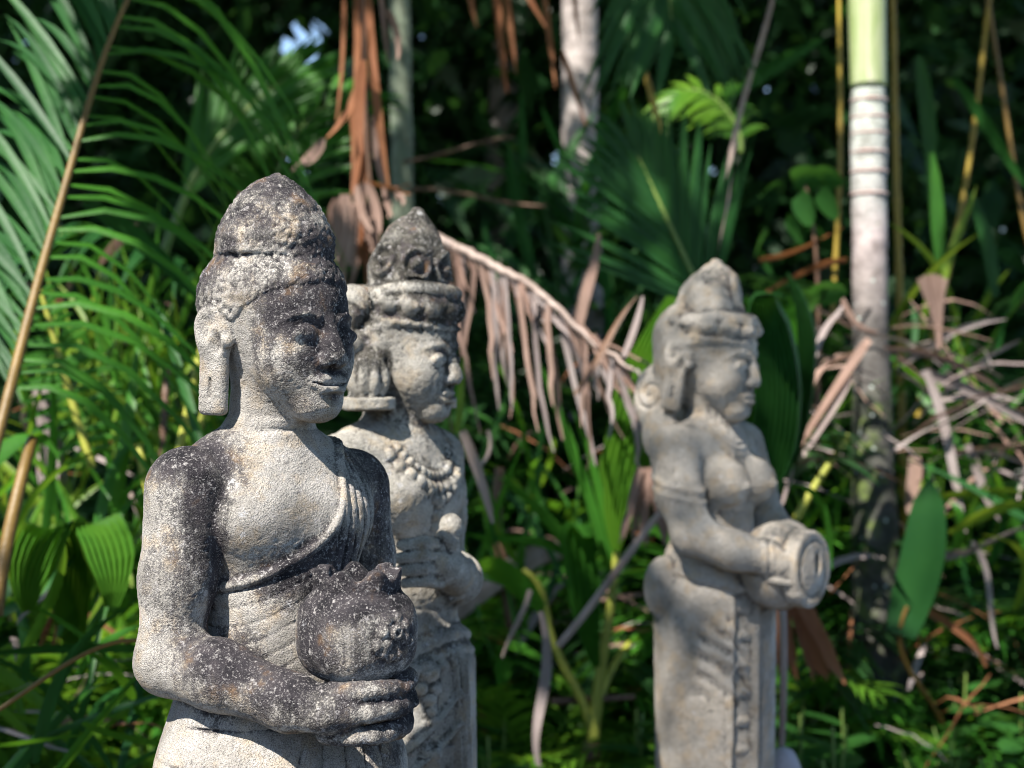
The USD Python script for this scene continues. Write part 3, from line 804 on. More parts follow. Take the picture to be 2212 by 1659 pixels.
    sk = (k - 1) * 0.9 * b
    fr = sstep(0.02, -0.05, p[:, 1])
    sw = p[:, 2] - (0.885 - 1.6 * (p[:, 0] - 0.01) ** 2 - 0.05 * np.abs(p[:, 0]))
    sk = sk - 0.009 * bump(sw, 0.0, 0.016) - 0.004 * bump(sw, -0.028, 0.008)
    # hanging drapes on both sides of the front panel
    for s, o in ((1, 0.052), (1, 0.066), (1, 0.080), (-1, 0.070), (-1, 0.085), (-1, 0.100)):
        xc = s * (o + 0.010 * sstep(0.86, 0.6, p[:, 2]))
        sk = sk - fr * 0.009 * bump(p[:, 0] + 0.070, xc, 0.0065) * sstep(0.87, 0.84, p[:, 2])
    dg = p[:, 2] - (0.735 + 0.9 * (p[:, 0] + 0.07))
    dg2 = p[:, 2] - (0.690 + 0.75 * (p[:, 0] + 0.07))
    px = p[:, 0] + 0.07
    pan = sstep(0.062, 0.052, np.abs(px)) * fr
    sk = sk - pan * (0.010 * bump(dg, 0, 0.010) + 0.010 * bump(dg2, 0, 0.009) - 0.012 * sstep(-0.002, -0.010, dg2))
    sk = np.maximum(np.maximum(sk, p[:, 2] - 0.925), -p[:, 2] + 0.06)
    base = box(p, (0, 0, 0.03), (0.20, 0.20, 0.04), 0.012)
    d = smin(face, hair, 0.006); d = smin(d, ear, 0.010); d = smin(d, ear2, 0.010); d = smin(d, band, 0.004); d = smin(d, knot, 0.004); d = smin(d, ornm, 0.006); d = smin(d, ornl, 0.006)
    d = smin(d, neck, 0.016); d = smin(d, torso, 0.016)
    for a_ in arms:
        d = smin(d, a_, 0.012)
    d = smin(d, sk, 0.008); d = smin(d, hnd, 0.005); d = smin(d, bud, 0.004); d = smin(d, base, 0.02)
    return d, [np.minimum(face, neck), ear, ear2, band, knot, np.minimum(hair, 0.4), ornm, ornl, torso, arms[0], arms[1], hnd, bud, sk, base]

C_GROUPS = ['face', 'ear', 'ear', 'crown', 'topknot', 'hair', 'shoulder_ornament', 'shoulder_ornament', 'chest', 'right_arm', 'left_arm', 'left_hand', 'flower_bud', 'skirt', 'plinth']
def crowned_disp(V, N, cls):
    q = turned(V.astype(np.float32), C_H, C_TURN, math.radians(9)) / 0.95
    th = np.arctan2(q[:, 0], -q[:, 1])
    m = (cls == 3)
    pet = np.abs(((th / (2 * math.pi) * 16) % 1) * 2 - 1)
    cell = ((th / (2 * math.pi) * 15) % 1) - 0.5
    V = V + N * (m * 0.010 * np.clip(1 - (cell / 0.40) ** 2 - ((q[:, 2] - 0.086) / 0.018) ** 2, 0, 1) ** 0.7)[:, None]
    k = np.isin(cls, (6, 7)); a = np.arctan2(V[:, 0] - np.sign(V[:, 0]) * 0.094, V[:, 1] + 0.008)
    V = V + N * (k * 0.0035 * np.sin(a * 9) * bump(V[:, 2], 1.33, 0.042))[:, None]
    V = V + N * (m * (0.0075 * bump(q[:, 2], 0.088 + 0.010 * pet, 0.020) * (0.3 + 0.7 * pet) + 0.004 * bump(q[:, 2], 0.056, 0.007) * np.abs(np.sin(th * 16))))[:, None]
    # roundels and locks on the topknot
    m = (cls == 4)
    for a, z in ((0.0, 0.165), (1.0, 0.165), (-1.0, 0.165), (2.0, 0.165), (-2.0, 0.165)):
        da = (th - a + math.pi) % (2 * math.pi) - math.pi
        r = np.sqrt((da * 0.075) ** 2 + (q[:, 2] - z) ** 2)
        V = V + N * (m * (0.008 * bump(r, 0.027, 0.008) + 0.010 * bump(r, 0.0, 0.013) - 0.003 * bump(r, 0.016, 0.006)))[:, None]
    V = V + N * (m * (0.006 * (meshkit.fbm(q * [32, 32, 20], 2, 18) - 0.5) * 2))[:, None]
    # necklace with hanging pendants, flowers on the panel
    S = []
    for r, n, rb, h in ((0.085, 15, 0.0085, 0.006), (0.108, 13, 0.012, 0.008)):
        for k in range(n):
            a = math.pi * (1.14 + 0.72 * k / (n - 1))
            x, z = r * math.cos(a) * 0.95, 1.245 + r * math.sin(a)
            S.append((x, z, rb, h))
    S += [(0, 1.115, 0.015, 0.010), (0, 1.088, 0.011, 0.008), (-0.02, 1.122, 0.011, 0.008), (0.02, 1.122, 0.011, 0.008), (-0.036, 1.135, 0.010, 0.007), (0.036, 1.135, 0.010, 0.007), (0, 1.066, 0.008, 0.006)]
    fl = [(-0.020, 0.828, 0.019, 0.012), (0.006, 0.836, 0.013, 0.009), (-0.046, 0.832, 0.014, 0.009), (-0.012, 0.800, 0.013, 0.009), (-0.034, 0.802, 0.012, 0.009), (-0.020, 0.782, 0.013, 0.009), (-0.018, 0.762, 0.010, 0.008), (-0.016, 0.746, 0.008, 0.007)]
    fl += [(-0.035 + 0.016 * math.cos(k), 0.690 + 0.016 * math.sin(k * 1.7) - 0.012 * k, 0.011, 0.008) for k in range(7)]
    fl = [(x - 0.050, z, r * 1.05, h * 1.2) for x, z, r, h in fl]
    P = []
    for g, L in ((8, S), (13, fl)):
        L = np.array(L, float)
        P.append(np.hstack([onto(lambda p: crowned_field(p)[1][g], L[:, :2]), L[:, 2:]]))
    P = np.vstack(P)
    return studs(V, N, P)

def crowned_stains_and_shade(V, N, cls):  # growth stains, plus painted shade on the right half of the face
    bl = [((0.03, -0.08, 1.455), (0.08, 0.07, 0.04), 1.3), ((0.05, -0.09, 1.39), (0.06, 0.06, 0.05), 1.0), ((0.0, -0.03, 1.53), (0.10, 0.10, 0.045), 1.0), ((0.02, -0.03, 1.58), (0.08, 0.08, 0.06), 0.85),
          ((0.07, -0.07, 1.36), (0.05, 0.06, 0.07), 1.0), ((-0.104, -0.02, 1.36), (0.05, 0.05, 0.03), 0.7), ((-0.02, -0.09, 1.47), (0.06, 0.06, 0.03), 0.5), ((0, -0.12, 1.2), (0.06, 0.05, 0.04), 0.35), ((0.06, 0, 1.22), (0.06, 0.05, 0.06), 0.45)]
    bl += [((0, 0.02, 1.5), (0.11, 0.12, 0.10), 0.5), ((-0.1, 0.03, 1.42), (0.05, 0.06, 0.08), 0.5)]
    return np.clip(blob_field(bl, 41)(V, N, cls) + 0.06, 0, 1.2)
M1_ROT = math.radians(43)
def monk_stains(V, N, cls):
    bl = [((0, 0.0, 1.465), (0.12, 0.14, 0.05), 0.72), ((0.02, -0.10, 1.440), (0.085, 0.08, 0.040), 1.25), ((0.025, -0.10, 1.395), (0.075, 0.07, 0.050), 1.1), ((-0.045, -0.09, 1.42), (0.040, 0.05, 0.06), 1.0),
          ((0.0, -0.11, 1.35), (0.055, 0.05, 0.035), 0.72), ((-0.045, -0.08, 1.355), (0.035, 0.05, 0.05), 0.55), ((0.03, -0.02, 1.50), (0.085, 0.12, 0.055), 1.0), ((0.0, -0.02, 1.58), (0.06, 0.07, 0.06), 0.85),
          ((-0.02, 0.0, 1.53), (0.08, 0.08, 0.05), 0.80), ((-0.08, 0.03, 1.46), (0.05, 0.08, 0.07), 0.62), ((0, -0.09, 1.30), (0.05, 0.05, 0.03), 0.35), ((-0.05, -0.02, 1.52), (0.06, 0.09, 0.06), 0.62), ((0.06, -0.05, 1.36), (0.04, 0.06, 0.06), 0.9), ((0.05, -0.2, 0.99), (0.05, 0.06, 0.05), 0.9),
          ((-0.14, -0.01, 1.225), (0.07, 0.08, 0.045), 0.95), ((-0.140, -0.05, 1.15), (0.040, 0.05, 0.13), 0.85, 1), ((-0.105, -0.03, 1.06), (0.026, 0.05, 0.17), 1.7, 1),
          ((-0.16, -0.02, 1.09), (0.045, 0.06, 0.12), 0.55),
          ((-0.125, -0.085, 0.955), (0.060, 0.075, 0.050), 1.25), ((-0.085, -0.16, 0.925), (0.06, 0.07, 0.045), 1.35), ((-0.05, -0.22, 0.905), (0.06, 0.05, 0.04), 0.75),
          ((0.02, -0.25, 0.90), (0.06, 0.05, 0.06), 0.85), ((0.07, -0.22, 0.89), (0.05, 0.06, 0.06), 1.1), ((-0.03, -0.22, 0.86), (0.05, 0.06, 0.02), 0.8),
          ((0.0, -0.19, 1.06), (0.12, 0.12, 0.060), 1.5), ((0.03, -0.25, 1.00), (0.06, 0.05, 0.055), 0.85), ((-0.07, -0.18, 0.99), (0.035, 0.07, 0.08), 0.9), ((-0.02, -0.25, 1.0), (0.05, 0.05, 0.07), 0.6),
          ((0.05, -0.10, 1.08), (0.045, 0.05, 0.045), 1.0), ((0.16, 0.0, 1.12), (0.065, 0.09, 0.15), 0.80), ((0.12, -0.03, 1.19), (0.045, 0.06, 0.05), 0.7), ((0.02, -0.11, 1.075), (0.05, 0.04, 0.025), 0.6),
          ((0.08, -0.13, 0.79), (0.06, 0.06, 0.07), 0.45)]
    return blob_field(bl, 77)(V, N, cls)
_p = thing('monk_statue', 'sharp weathered stone monk statue with curled hair, holding a round alms bowl in both hands', 'statue', (-0.336, 2.0, 0), M1_ROT)
sculpt(_p, M1_GROUPS, monk_field, [((-0.18, -0.20, 1.241), (0.18, 0.20, 1.66), 0.0021), ((-0.26, -0.32, 0.70), (0.26, 0.18, 1.245), 0.0029), ((-0.27, -0.30, -0.06), (0.27, 0.27, 0.704), 0.010)], stone_one, disp=monk_disp,
       stains=[('stain_shade', monk_stains)], amp=0.0013)
stone_two = stone('mossy_carved_stone', (0.205, 0.192, 0.165), (0.355, 0.335, 0.295), (0.012, 0.012, 0.011), (0.040, 0.036, 0.028), warm=(0.13, 0.07, 0.03))
stone_three = stone('tan_carved_stone', (0.262, 0.234, 0.196), (0.415, 0.372, 0.318), (0.045, 0.045, 0.042), (0.08, 0.076, 0.068), warm=(0.13, 0.10, 0.07), spk=0.4)
_p = thing('crowned_statue', 'blurred crowned stone figure with shoulder ornaments, holding a flower bud behind the monk statue', 'statue', (-0.206, 2.55, 0), math.radians(58))
sculpt(_p, C_GROUPS, crowned_field, [((-0.24, -0.28, 0.62), (0.24, 0.20, 1.66), 0.0034), ((-0.24, -0.25, -0.06), (0.24, 0.25, 0.626), 0.011)], stone_two, disp=crowned_disp, stains=[('stain_shade', crowned_stains_and_shade)], amp=0.0024, hollow_dark=0.38)
_p = thing('woman_statue', 'shaded tan stone statue of a crowned woman carrying a round water jar', 'statue', (0.452, 3.2, 0), math.radians(50))
sculpt(_p, W_GROUPS, woman_field, [((-0.24, -0.30, 0.45), (0.24, 0.24, 1.63), 0.0040), ((-0.24, -0.25, -0.06), (0.24, 0.25, 0.456), 0.012)], stone_three, disp=woman_disp, stains=[('stain_shade', woman_stains)], amp=0.0024, hollow_dark=0.38)
# ------------------------------------------------------------------ plant materials
def leaf_mat(name, dark, light, trans, tw=0.35, rough=0.42, vein=0.0, spec=0.24):
    n = {
        'oi': ('object_info', {}), 'ri': ('geometry', {}), 'tc': ('texture_coordinate', {}),
        'sum': ('math', {'math_type': 'add'}), 'fr': ('math', {'math_type': 'fraction'}),
        'no': ('noise_texture', {'scale': 7.0, 'detail': 3.0}),
        'ad': ('math', {'math_type': 'multiply_add', 'value2': 0.55}), 'no2': ('math', {'math_type': 'multiply_add', 'value2': 0.9, 'value3': -0.22}),
        'rp': ('rgb_ramp', {'ramp': [(0.0, dark), (0.62, tuple(0.5 * (a + b) for a, b in zip(dark, light))), (1.0, light)]}),
        'bp': ('noise_texture', {'scale': 60.0, 'detail': 2.0}), 'bm': ('bump', {'strength': 0.25, 'distance': 0.004}),
        'p': ('principled_bsdf', {'roughness': rough, 'specular_ior_level': spec}),
        't': ('translucent_bsdf', {}), 'tm': ('mix', {'mix_type': 'mix', 'fac': 0.6, 'color2': trans}),
        'm': ('mix_closure', {'fac': tw})}
    return usdkit.material(stage, '/World/Looks/' + name, n, [
        ('oi.random', 'sum.value1'), ('ri.random_per_island', 'sum.value2'), ('sum.value', 'fr.value1'),
        ('tc.object', 'no.vector'), ('tc.object', 'bp.vector'), ('no.fac', 'no2.value1'), ('fr.value', 'ad.value1'), ('no2.value', 'ad.value3'), ('ad.value', 'rp.fac'),
        ('bp.fac', 'bm.height'), ('bm.normal', 'p.normal'), ('rp.color', 'p.base_color'), ('rp.color', 'tm.color1'), ('tm.color', 't.color'),
        ('p.BSDF', 'm.closure1'), ('t.BSDF', 'm.closure2')], surface='m.closure')

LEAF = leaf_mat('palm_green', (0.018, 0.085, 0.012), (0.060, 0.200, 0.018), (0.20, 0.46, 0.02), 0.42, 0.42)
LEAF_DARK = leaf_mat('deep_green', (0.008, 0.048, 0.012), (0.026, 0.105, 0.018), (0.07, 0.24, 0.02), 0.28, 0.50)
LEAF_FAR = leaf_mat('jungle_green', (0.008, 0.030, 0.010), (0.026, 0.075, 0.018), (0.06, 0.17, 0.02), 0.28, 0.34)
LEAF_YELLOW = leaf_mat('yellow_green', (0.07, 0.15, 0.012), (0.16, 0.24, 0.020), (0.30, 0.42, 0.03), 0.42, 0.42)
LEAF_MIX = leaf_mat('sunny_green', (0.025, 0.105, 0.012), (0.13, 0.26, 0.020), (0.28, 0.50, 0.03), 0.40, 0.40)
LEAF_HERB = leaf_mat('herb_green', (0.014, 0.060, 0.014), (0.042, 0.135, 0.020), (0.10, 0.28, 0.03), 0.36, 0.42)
DRY = leaf_mat('dry_leaf', (0.15, 0.088, 0.066), (0.37, 0.255, 0.205), (0.40, 0.24, 0.16), 0.25, 0.75, spec=0.2)
DRY_RUST = leaf_mat('rusty_dry_leaf', (0.14, 0.045, 0.018), (0.34, 0.16, 0.08), (0.45, 0.18, 0.06), 0.3, 0.7, spec=0.2)
DRY_GREY = leaf_mat('grey_dry_leaf', (0.17, 0.13, 0.12), (0.36, 0.31, 0.29), (0.3, 0.25, 0.2), 0.15, 0.8, spec=0.2)
def stem_mat(name, a, b, scale=9.0, rough=0.55, stretch=(1, 1, 0.25)):
    return usdkit.material(stage, '/World/Looks/' + name, {
        'tc': ('texture_coordinate', {}), 'mp': ('mapping', {'scale': stretch}),
        'no': ('noise_texture', {'scale': scale, 'detail': 5.0, 'roughness': 0.6}), 'rp': ('rgb_ramp', {'ramp': [(0.32, a), (0.66, b)]}),
        'f': ('noise_texture', {'scale': 90.0, 'detail': 3.0}), 'bm': ('bump', {'strength': 0.4, 'distance': 0.004}),
        'p': ('principled_bsdf', {'roughness': rough})},
        [('tc.object', 'mp.vector'), ('mp.vector', 'no.vector'), ('tc.object', 'f.vector'), ('no.fac', 'rp.fac'), ('rp.color', 'p.base_color'), ('f.fac', 'bm.height'), ('bm.normal', 'p.normal')], surface='p.BSDF')
RACHIS = stem_mat('orange_stalk', (0.085, 0.048, 0.008), (0.17, 0.100, 0.016))
STEM_GREEN = stem_mat('green_stalk', (0.06, 0.12, 0.02), (0.16, 0.22, 0.04))
CANE = stem_mat('yellow_cane', (0.15, 0.10, 0.010), (0.34, 0.24, 0.02))
CANE_GREEN = stem_mat('yellowgreen_cane', (0.16, 0.18, 0.02), (0.36, 0.36, 0.05))
STICK = stem_mat('dead_stalk', (0.16, 0.11, 0.085), (0.34, 0.26, 0.22))
STICK_DARK = stem_mat('dark_dead_stalk', (0.06, 0.03, 0.016), (0.15, 0.08, 0.045))
HUSK = stem_mat('pale_sheath', (0.34, 0.30, 0.32), (0.52, 0.48, 0.50))

# ------------------------------------------------------------------ plant building
def unit(v):
    v = np.asarray(v, float)
    return v / np.maximum(np.linalg.norm(v, axis=-1, keepdims=True), 1e-9)

def path3(pts, n=24):
    """A smooth curve through (u, v, depth) marks."""
    return spline([at(*q) for q in pts], n)

def tube_mesh(C, r, sides=7):
    C = np.asarray(C, float); n = len(C)
    r = np.broadcast_to(np.interp(np.linspace(0, 1, n), np.linspace(0, 1, len(r)), r) if np.ndim(r) else r, n)
    T = unit(np.gradient(C, axis=0))
    h = np.array([0.31, 0.77, 0.55]); S = unit(np.cross(T, h)); U = np.cross(S, T)
    a = np.linspace(0, 2 * math.pi, sides, endpoint=False)
    V = C[:, None] + r[:, None, None] * (np.cos(a)[None, :, None] * S[:, None] + np.sin(a)[None, :, None] * U[:, None])
    V = V.reshape(-1, 3); F = []
    for i in range(n - 1):
        for k in range(sides):
            a0, a1 = i * sides + k, i * sides + (k + 1) % sides
            F += [(a0, a1, a1 + sides), (a0, a1 + sides, a0 + sides)]
    V = np.vstack([V, C[:1], C[-1:]]); b = len(V) - 2
    for k in range(sides):
        F += [(b, (k + 1) % sides, k), (b + 1, (n - 1) * sides + k, (n - 1) * sides + (k + 1) % sides)]
    return V, np.array(F)

def blade(C, lat, w, fold=0.25, nrm=None):
    """A folded leaf blade along the curve C; lat = its sideways direction, w = half widths."""
    C = np.asarray(C, float); n = len(C)
    lat = np.broadcast_to(lat, C.shape); T = unit(np.gradient(C, axis=0))
    lat = unit(lat - (lat * T).sum(-1, keepdims=True) * T)
    N = unit(np.cross(T, lat)) if nrm is None else np.broadcast_to(nrm, C.shape)
    w = np.asarray(w)[:, None]
    V = np.stack([C - lat * w + N * w * fold, C, C + lat * w + N * w * fold], 1).reshape(-1, 3)
    F = []
    for i in range(n - 1):
        for k in (0, 1):
            a = 3 * i + k
            F += [(a, a + 1, a + 4), (a, a + 4, a + 3)]
    return V, np.array(F)

def joined(ms):
    off, vs, fs = 0, [], []
    for v, f in ms:
        vs.append(v); fs.append(np.asarray(f) + off); off += len(v)
    return np.vstack(vs), np.vstack(fs)

PROFILE = np.array([0.35, 0.8, 1.0, 0.95, 0.7, 0.38, 0.03])
def leaflets(C, up, n, L, W, a0=65, a1=30, droop=0.25, sides=(1, -1), t0=0.12, seed=0, jit=0.12, lift=0.15, fold=0.28, taper=(0.55, 1.0, 0.45), seg=7, twist=0.0):
    """Leaflets along a frond's curve: a list of blades."""
    rg = np.random.default_rng(seed)
    C = np.asarray(C, float); m = len(C); T = unit(np.gradient(C, axis=0)); out = []
    for k in range(n):
        for s in sides:
            t = np.clip(t0 + (1 - t0) * (k + 0.5 + rg.uniform(-0.3, 0.3)) / n, 0, 0.999)
            x = t * (m - 1); i = int(x); p0 = C[i] + (C[min(i + 1, m - 1)] - C[i]) * (x - i)
            Tt = T[i]; S = unit(np.cross(Tt, up)); U = np.cross(S, Tt)
            a = math.radians(a0 + (a1 - a0) * t + rg.uniform(-1, 1) * 40 * jit)
            d = unit(math.cos(a) * Tt + math.sin(a) * s * S + (lift + rg.uniform(-1, 1) * jit) * U)
            l = L * np.interp(t, [0, 0.4, 1], taper) * (1 + rg.uniform(-1, 1) * jit)
            ss = np.linspace(0, 1, seg)
            dr = droop * (1 + rg.uniform(-1, 1) * jit * 2)
            P = p0 + d * l * ss[:, None] + np.array([0, 0, -1.0]) * (dr * l * ss ** 2)[:, None]
            lat = unit(np.cross(d, U) + twist * rg.uniform(-1, 1) * U)
            out.append(blade(P, lat, W * 0.5 * np.interp(ss, np.linspace(0, 1, 7), PROFILE), fold * s))
    return out

def frond(name, label, C, up, n, L, W, leaf, stalk, rr=(0.012, 0.003), cat='palm frond', group=None, apart=True, parent=None, **kw):
    """A palm leaf: the stalk with each leaflet a piece of its own."""
    ls = leaflets(C, up, n, L, W, **kw)
    p = parent or thing(name, label, cat, group=group)
    st = put(p, 'stalk', tube_mesh(C, rr), stalk)
    if apart:
        for m in ls:
            put(p, 'leaflet', m, leaf)
    else:
        put(p, 'leaflets', joined(ls), leaf)
    return p

def pleated(C, lat, W, pleats=8, depth=0.012, seed=0):
    """A broad leaf in one piece, folded into many narrow pleats."""
    C = np.asarray(C, float); n = len(C); T = unit(np.gradient(C, axis=0))
    lat = np.broadcast_to(lat, C.shape); lat = unit(lat - (lat * T).sum(-1, keepdims=True) * T); N = np.cross(T, lat)
    x = np.linspace(-1, 1, 2 * pleats + 1); z = np.where(np.arange(len(x)) % 2 == 0, 1.0, -1.0)
    W = np.asarray(W)
    V = C[:, None] + lat[:, None] * (W[:, None] * x)[..., None] + N[:, None] * (depth * z[None] * (W / W.max())[:, None] + 0.25 * W[:, None] * np.abs(x)[None] ** 1.5)[..., None]
    m = len(x); F = []
    for i in range(n - 1):
        for k in range(m - 1):
            a = i * m + k
            F += [(a, a + 1, a + m + 1), (a, a + m + 1, a + m)]
    return V.reshape(-1, 3), np.array(F)

def strap(name, label, marks, w, mat, lat=(1, 0, 0.2), cat='leaf', group=None, prof=None, fold=0.25, n=16):
    """A single long leaf through (u, v, depth) marks."""
    C = path3(marks, n)
    s = np.linspace(0, 1, n)
    prof = prof or [0.45, 0.9, 1.0, 0.9, 0.65, 0.05]
    v, f = blade(C, lat, w * 0.5 * np.interp(s, np.linspace(0, 1, len(prof)), prof), fold)
    p = numbered('/World', name)
    m = usdkit.mesh(stage, p, (v, f), mat, smooth=True)
    tag(m.GetPrim(), label, cat, group)

def rod(name, label, marks, r, mat, cat='dead stalk', group=None, n=20, knots=0.0):
    C = path3(marks, n)
    if knots:
        C = spline([at(*q) for q in marks], 60)
        ring = 1 + 0.22 * (np.abs(((np.arange(60) / 60 * knots) % 1) - 0.5) > 0.42)
        r = np.interp(np.linspace(0, 1, 60), np.linspace(0, 1, len(np.atleast_1d(r))), np.atleast_1d(r)) * ring
    p = numbered('/World', name)
    m = usdkit.mesh(stage, p, tube_mesh(C, r, 9), mat, smooth=40)
    tag(m.GetPrim(), label, cat, group)

# ------------------------------------------------------------------ the ground
def ground_z(x, y):
    p = np.stack([np.asarray(x, float), np.asarray(y, float), np.zeros_like(np.asarray(x, float))], -1)
    return (meshkit.fbm(p * 0.6, 3, 3) - 0.5) * 0.22 * sstep(3.4, 5.0, np.asarray(y, float)) + 0.20 * np.maximum(np.asarray(y, float) - 9.0, 0)
gx, gy = np.concatenate([np.linspace(-60, -6, 12), np.linspace(-5.5, 5.5, 60), np.linspace(6, 60, 12)]), np.concatenate([np.linspace(-20, 1.5, 10), np.linspace(2, 12, 60), np.linspace(12.5, 24, 14)])
GX, GY = np.meshgrid(gx, gy, indexing='ij')
gv = np.stack([GX, GY, ground_z(GX, GY)], -1).reshape(-1, 3)
ii = (np.arange(len(gx) - 1)[:, None] * len(gy) + np.arange(len(gy) - 1)[None]).ravel()
gf = np.vstack([np.stack([ii, ii + len(gy), ii + len(gy) + 1], 1), np.stack([ii, ii + len(gy) + 1, ii + 1], 1)])
SOIL = usdkit.material(stage, '/World/Looks/forest_soil', {
    'tc': ('texture_coordinate', {}), 'a': ('noise_texture', {'scale': 3.0, 'detail': 6.0, 'roughness': 0.7}), 'b': ('noise_texture', {'scale': 40.0, 'detail': 4.0}),
    'mx': ('math', {'math_type': 'multiply_add', 'value2': 0.5}), 'h': ('math', {'math_type': 'multiply', 'value2': 0.5}),
    'rp': ('rgb_ramp', {'ramp': [(0.32, (0.010, 0.008, 0.006)), (0.5, (0.040, 0.026, 0.018)), (0.62, (0.030, 0.045, 0.014)), (0.75, (0.10, 0.06, 0.04))]}),
    'bm': ('bump', {'strength': 0.8, 'distance': 0.03}), 'p': ('principled_bsdf', {'roughness': 0.95})},
    [('tc.object', 'a.vector'), ('tc.object', 'b.vector'), ('a.fac', 'mx.value1'), ('b.fac', 'h.value1'), ('h.value', 'mx.value3'), ('mx.value', 'rp.fac'), ('rp.color', 'p.base_color'), ('b.fac', 'bm.height'), ('bm.normal', 'p.normal')], surface='p.BSDF')
put('/World', 'ground', (gv, gf), SOIL)
tag(stage.GetPrimAtPath('/World/ground'), kind='structure')
tag(dome.GetPrim(), kind='structure')

# ------------------------------------------------------------------ trunks
def trunk(name, label, marks, radii, mat, rings=0, cat='palm tree', amp=0.03, extra=None):
    C = spline([at(*q) if isinstance(q, tuple) else q for q in marks], 240)
    t = np.linspace(0, 1, 240)
    r = np.interp(t, np.linspace(0, 1, len(radii)), radii)
    if rings:
        ph = (t * rings + 0.25 * np.sin(t * 37)) % 1
        r = r * (1 + amp * np.exp(-((ph - 0.5) / 0.10) ** 2) - amp * 0.6 * np.exp(-((ph - 0.68) / 0.06) ** 2))
    p = thing(name, label, cat)
    V, F = tube_mesh(C, r, 28)
    k = meshkit.fbm(V * [9, 9, 5], 3, 4) - 0.5
    V = V + unit(V - np.vstack([np.repeat(C, 28, 0), C[:1], C[-1:]])) * (k * 0.016)[:, None]
    put(p, 'trunk', (V, F), mat)
    return p, C
GROUND_MARK = lambda u, y: np.array([at(u, 0, y)[0], y, float(ground_z(at(u, 0, y)[0], y)) - 0.08])

def trunk_mat(name, ramp, zlo, zhi, moss_shade=0.0, bands=True):
    """Bark whose colours change with height (growth, with some light and shade painted in)."""
    n = {'tc': ('texture_coordinate', {}), 'sx': ('separate_xyz', {}), 'mr': ('map_range', {'from_min': zlo, 'from_max': zhi}),
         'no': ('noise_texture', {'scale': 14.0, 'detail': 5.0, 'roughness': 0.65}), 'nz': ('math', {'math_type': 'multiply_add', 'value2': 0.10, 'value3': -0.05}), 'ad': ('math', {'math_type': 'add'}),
         'rp': ('rgb_ramp', {'ramp': ramp}),
         'big': ('noise_texture', {'scale': 16.0, 'detail': 6.0, 'roughness': 0.7}), 'bl': ('rgb_ramp', {'ramp': [(0.40, (0.5, 0.48, 0.46)), (0.55, (1, 1, 1)), (0.68, (1.25, 1.25, 1.22))]}), 'ml': ('mix', {'mix_type': 'multiply', 'fac': 0.8}),
         'mo': ('noise_texture', {'scale': 6.0, 'detail': 5.0, 'roughness': 0.65}), 'mm': ('math', {'math_type': 'subtract'}), 'mk': ('rgb_ramp', {'ramp': [(0.05, (0, 0, 0)), (0.14, (1, 1, 1))]}),
         'mh': ('map_range', {'from_min': 1.0, 'from_max': 2.0, 'to_min': 0.36 if moss_shade else 2.0, 'to_max': 0.62 if moss_shade else 2.0, 'clamp': True}),  # the mask climbs above the mossy foot to stand for shade
         'mc': ('rgb_ramp', {'ramp': [(0.35, (0.012, 0.012, 0.010)), (0.52, (0.022, 0.026, 0.014)), (0.58, (0.06, 0.085, 0.015)), (0.68, (0.10, 0.13, 0.03))]}), 'mx': ('mix', {'mix_type': 'mix'}),
         'vo': ('voronoi_texture', {'scale': 26.0}), 'vr': ('rgb_ramp', {'ramp': [(0.16, (1, 1, 1)), (0.22, (0, 0, 0))]}), 'vs': ('separate_color', {}), 'vg': ('math', {'math_type': 'greater_than', 'value2': 0.72}), 'vm': ('math', {'math_type': 'multiply'}), 'vf': ('math', {'math_type': 'multiply', 'value2': 0.8}), 'mz': ('mix', {'mix_type': 'mix', 'color2': (0.36, 0.40, 0.36)}),
         'f': ('noise_texture', {'scale': 70.0, 'detail': 4.0}), 'bm': ('bump', {'strength': 0.6, 'distance': 0.006}), 'p': ('principled_bsdf', {'roughness': 0.75})}
    return usdkit.material(stage, '/World/Looks/' + name, n, [('tc.object', x + '.vector') for x in ('no', 'big', 'mo', 'f', 'vo')] + [
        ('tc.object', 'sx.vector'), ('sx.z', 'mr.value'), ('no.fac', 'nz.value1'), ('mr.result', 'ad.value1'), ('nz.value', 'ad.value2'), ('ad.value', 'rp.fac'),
        ('big.fac', 'bl.fac'), ('rp.color', 'ml.color1'), ('bl.color', 'ml.color2'),
        ('sx.z', 'mh.value'), ('mo.fac', 'mm.value1'), ('mh.result', 'mm.value2'), ('mm.value', 'mk.fac'), ('big.fac', 'mc.fac'), ('ml.color', 'mx.color1'), ('mc.color', 'mx.color2'), ('mk.color', 'mx.fac'),
        ('vo.distance', 'vr.fac'), ('vo.color', 'vs.color'), ('vs.r', 'vg.value1'), ('vg.value', 'vm.value1'), ('vr.color', 'vm.value2'), ('vm.value', 'vf.value1'), ('mx.color', 'mz.color1'), ('vf.value' if moss_shade else 'mk.color', 'mz.fac'),
        (('mz.color' if moss_shade else 'mx.color'), 'p.base_color'), ('f.fac', 'bm.height'), ('bm.normal', 'p.normal')], surface='p.BSDF')

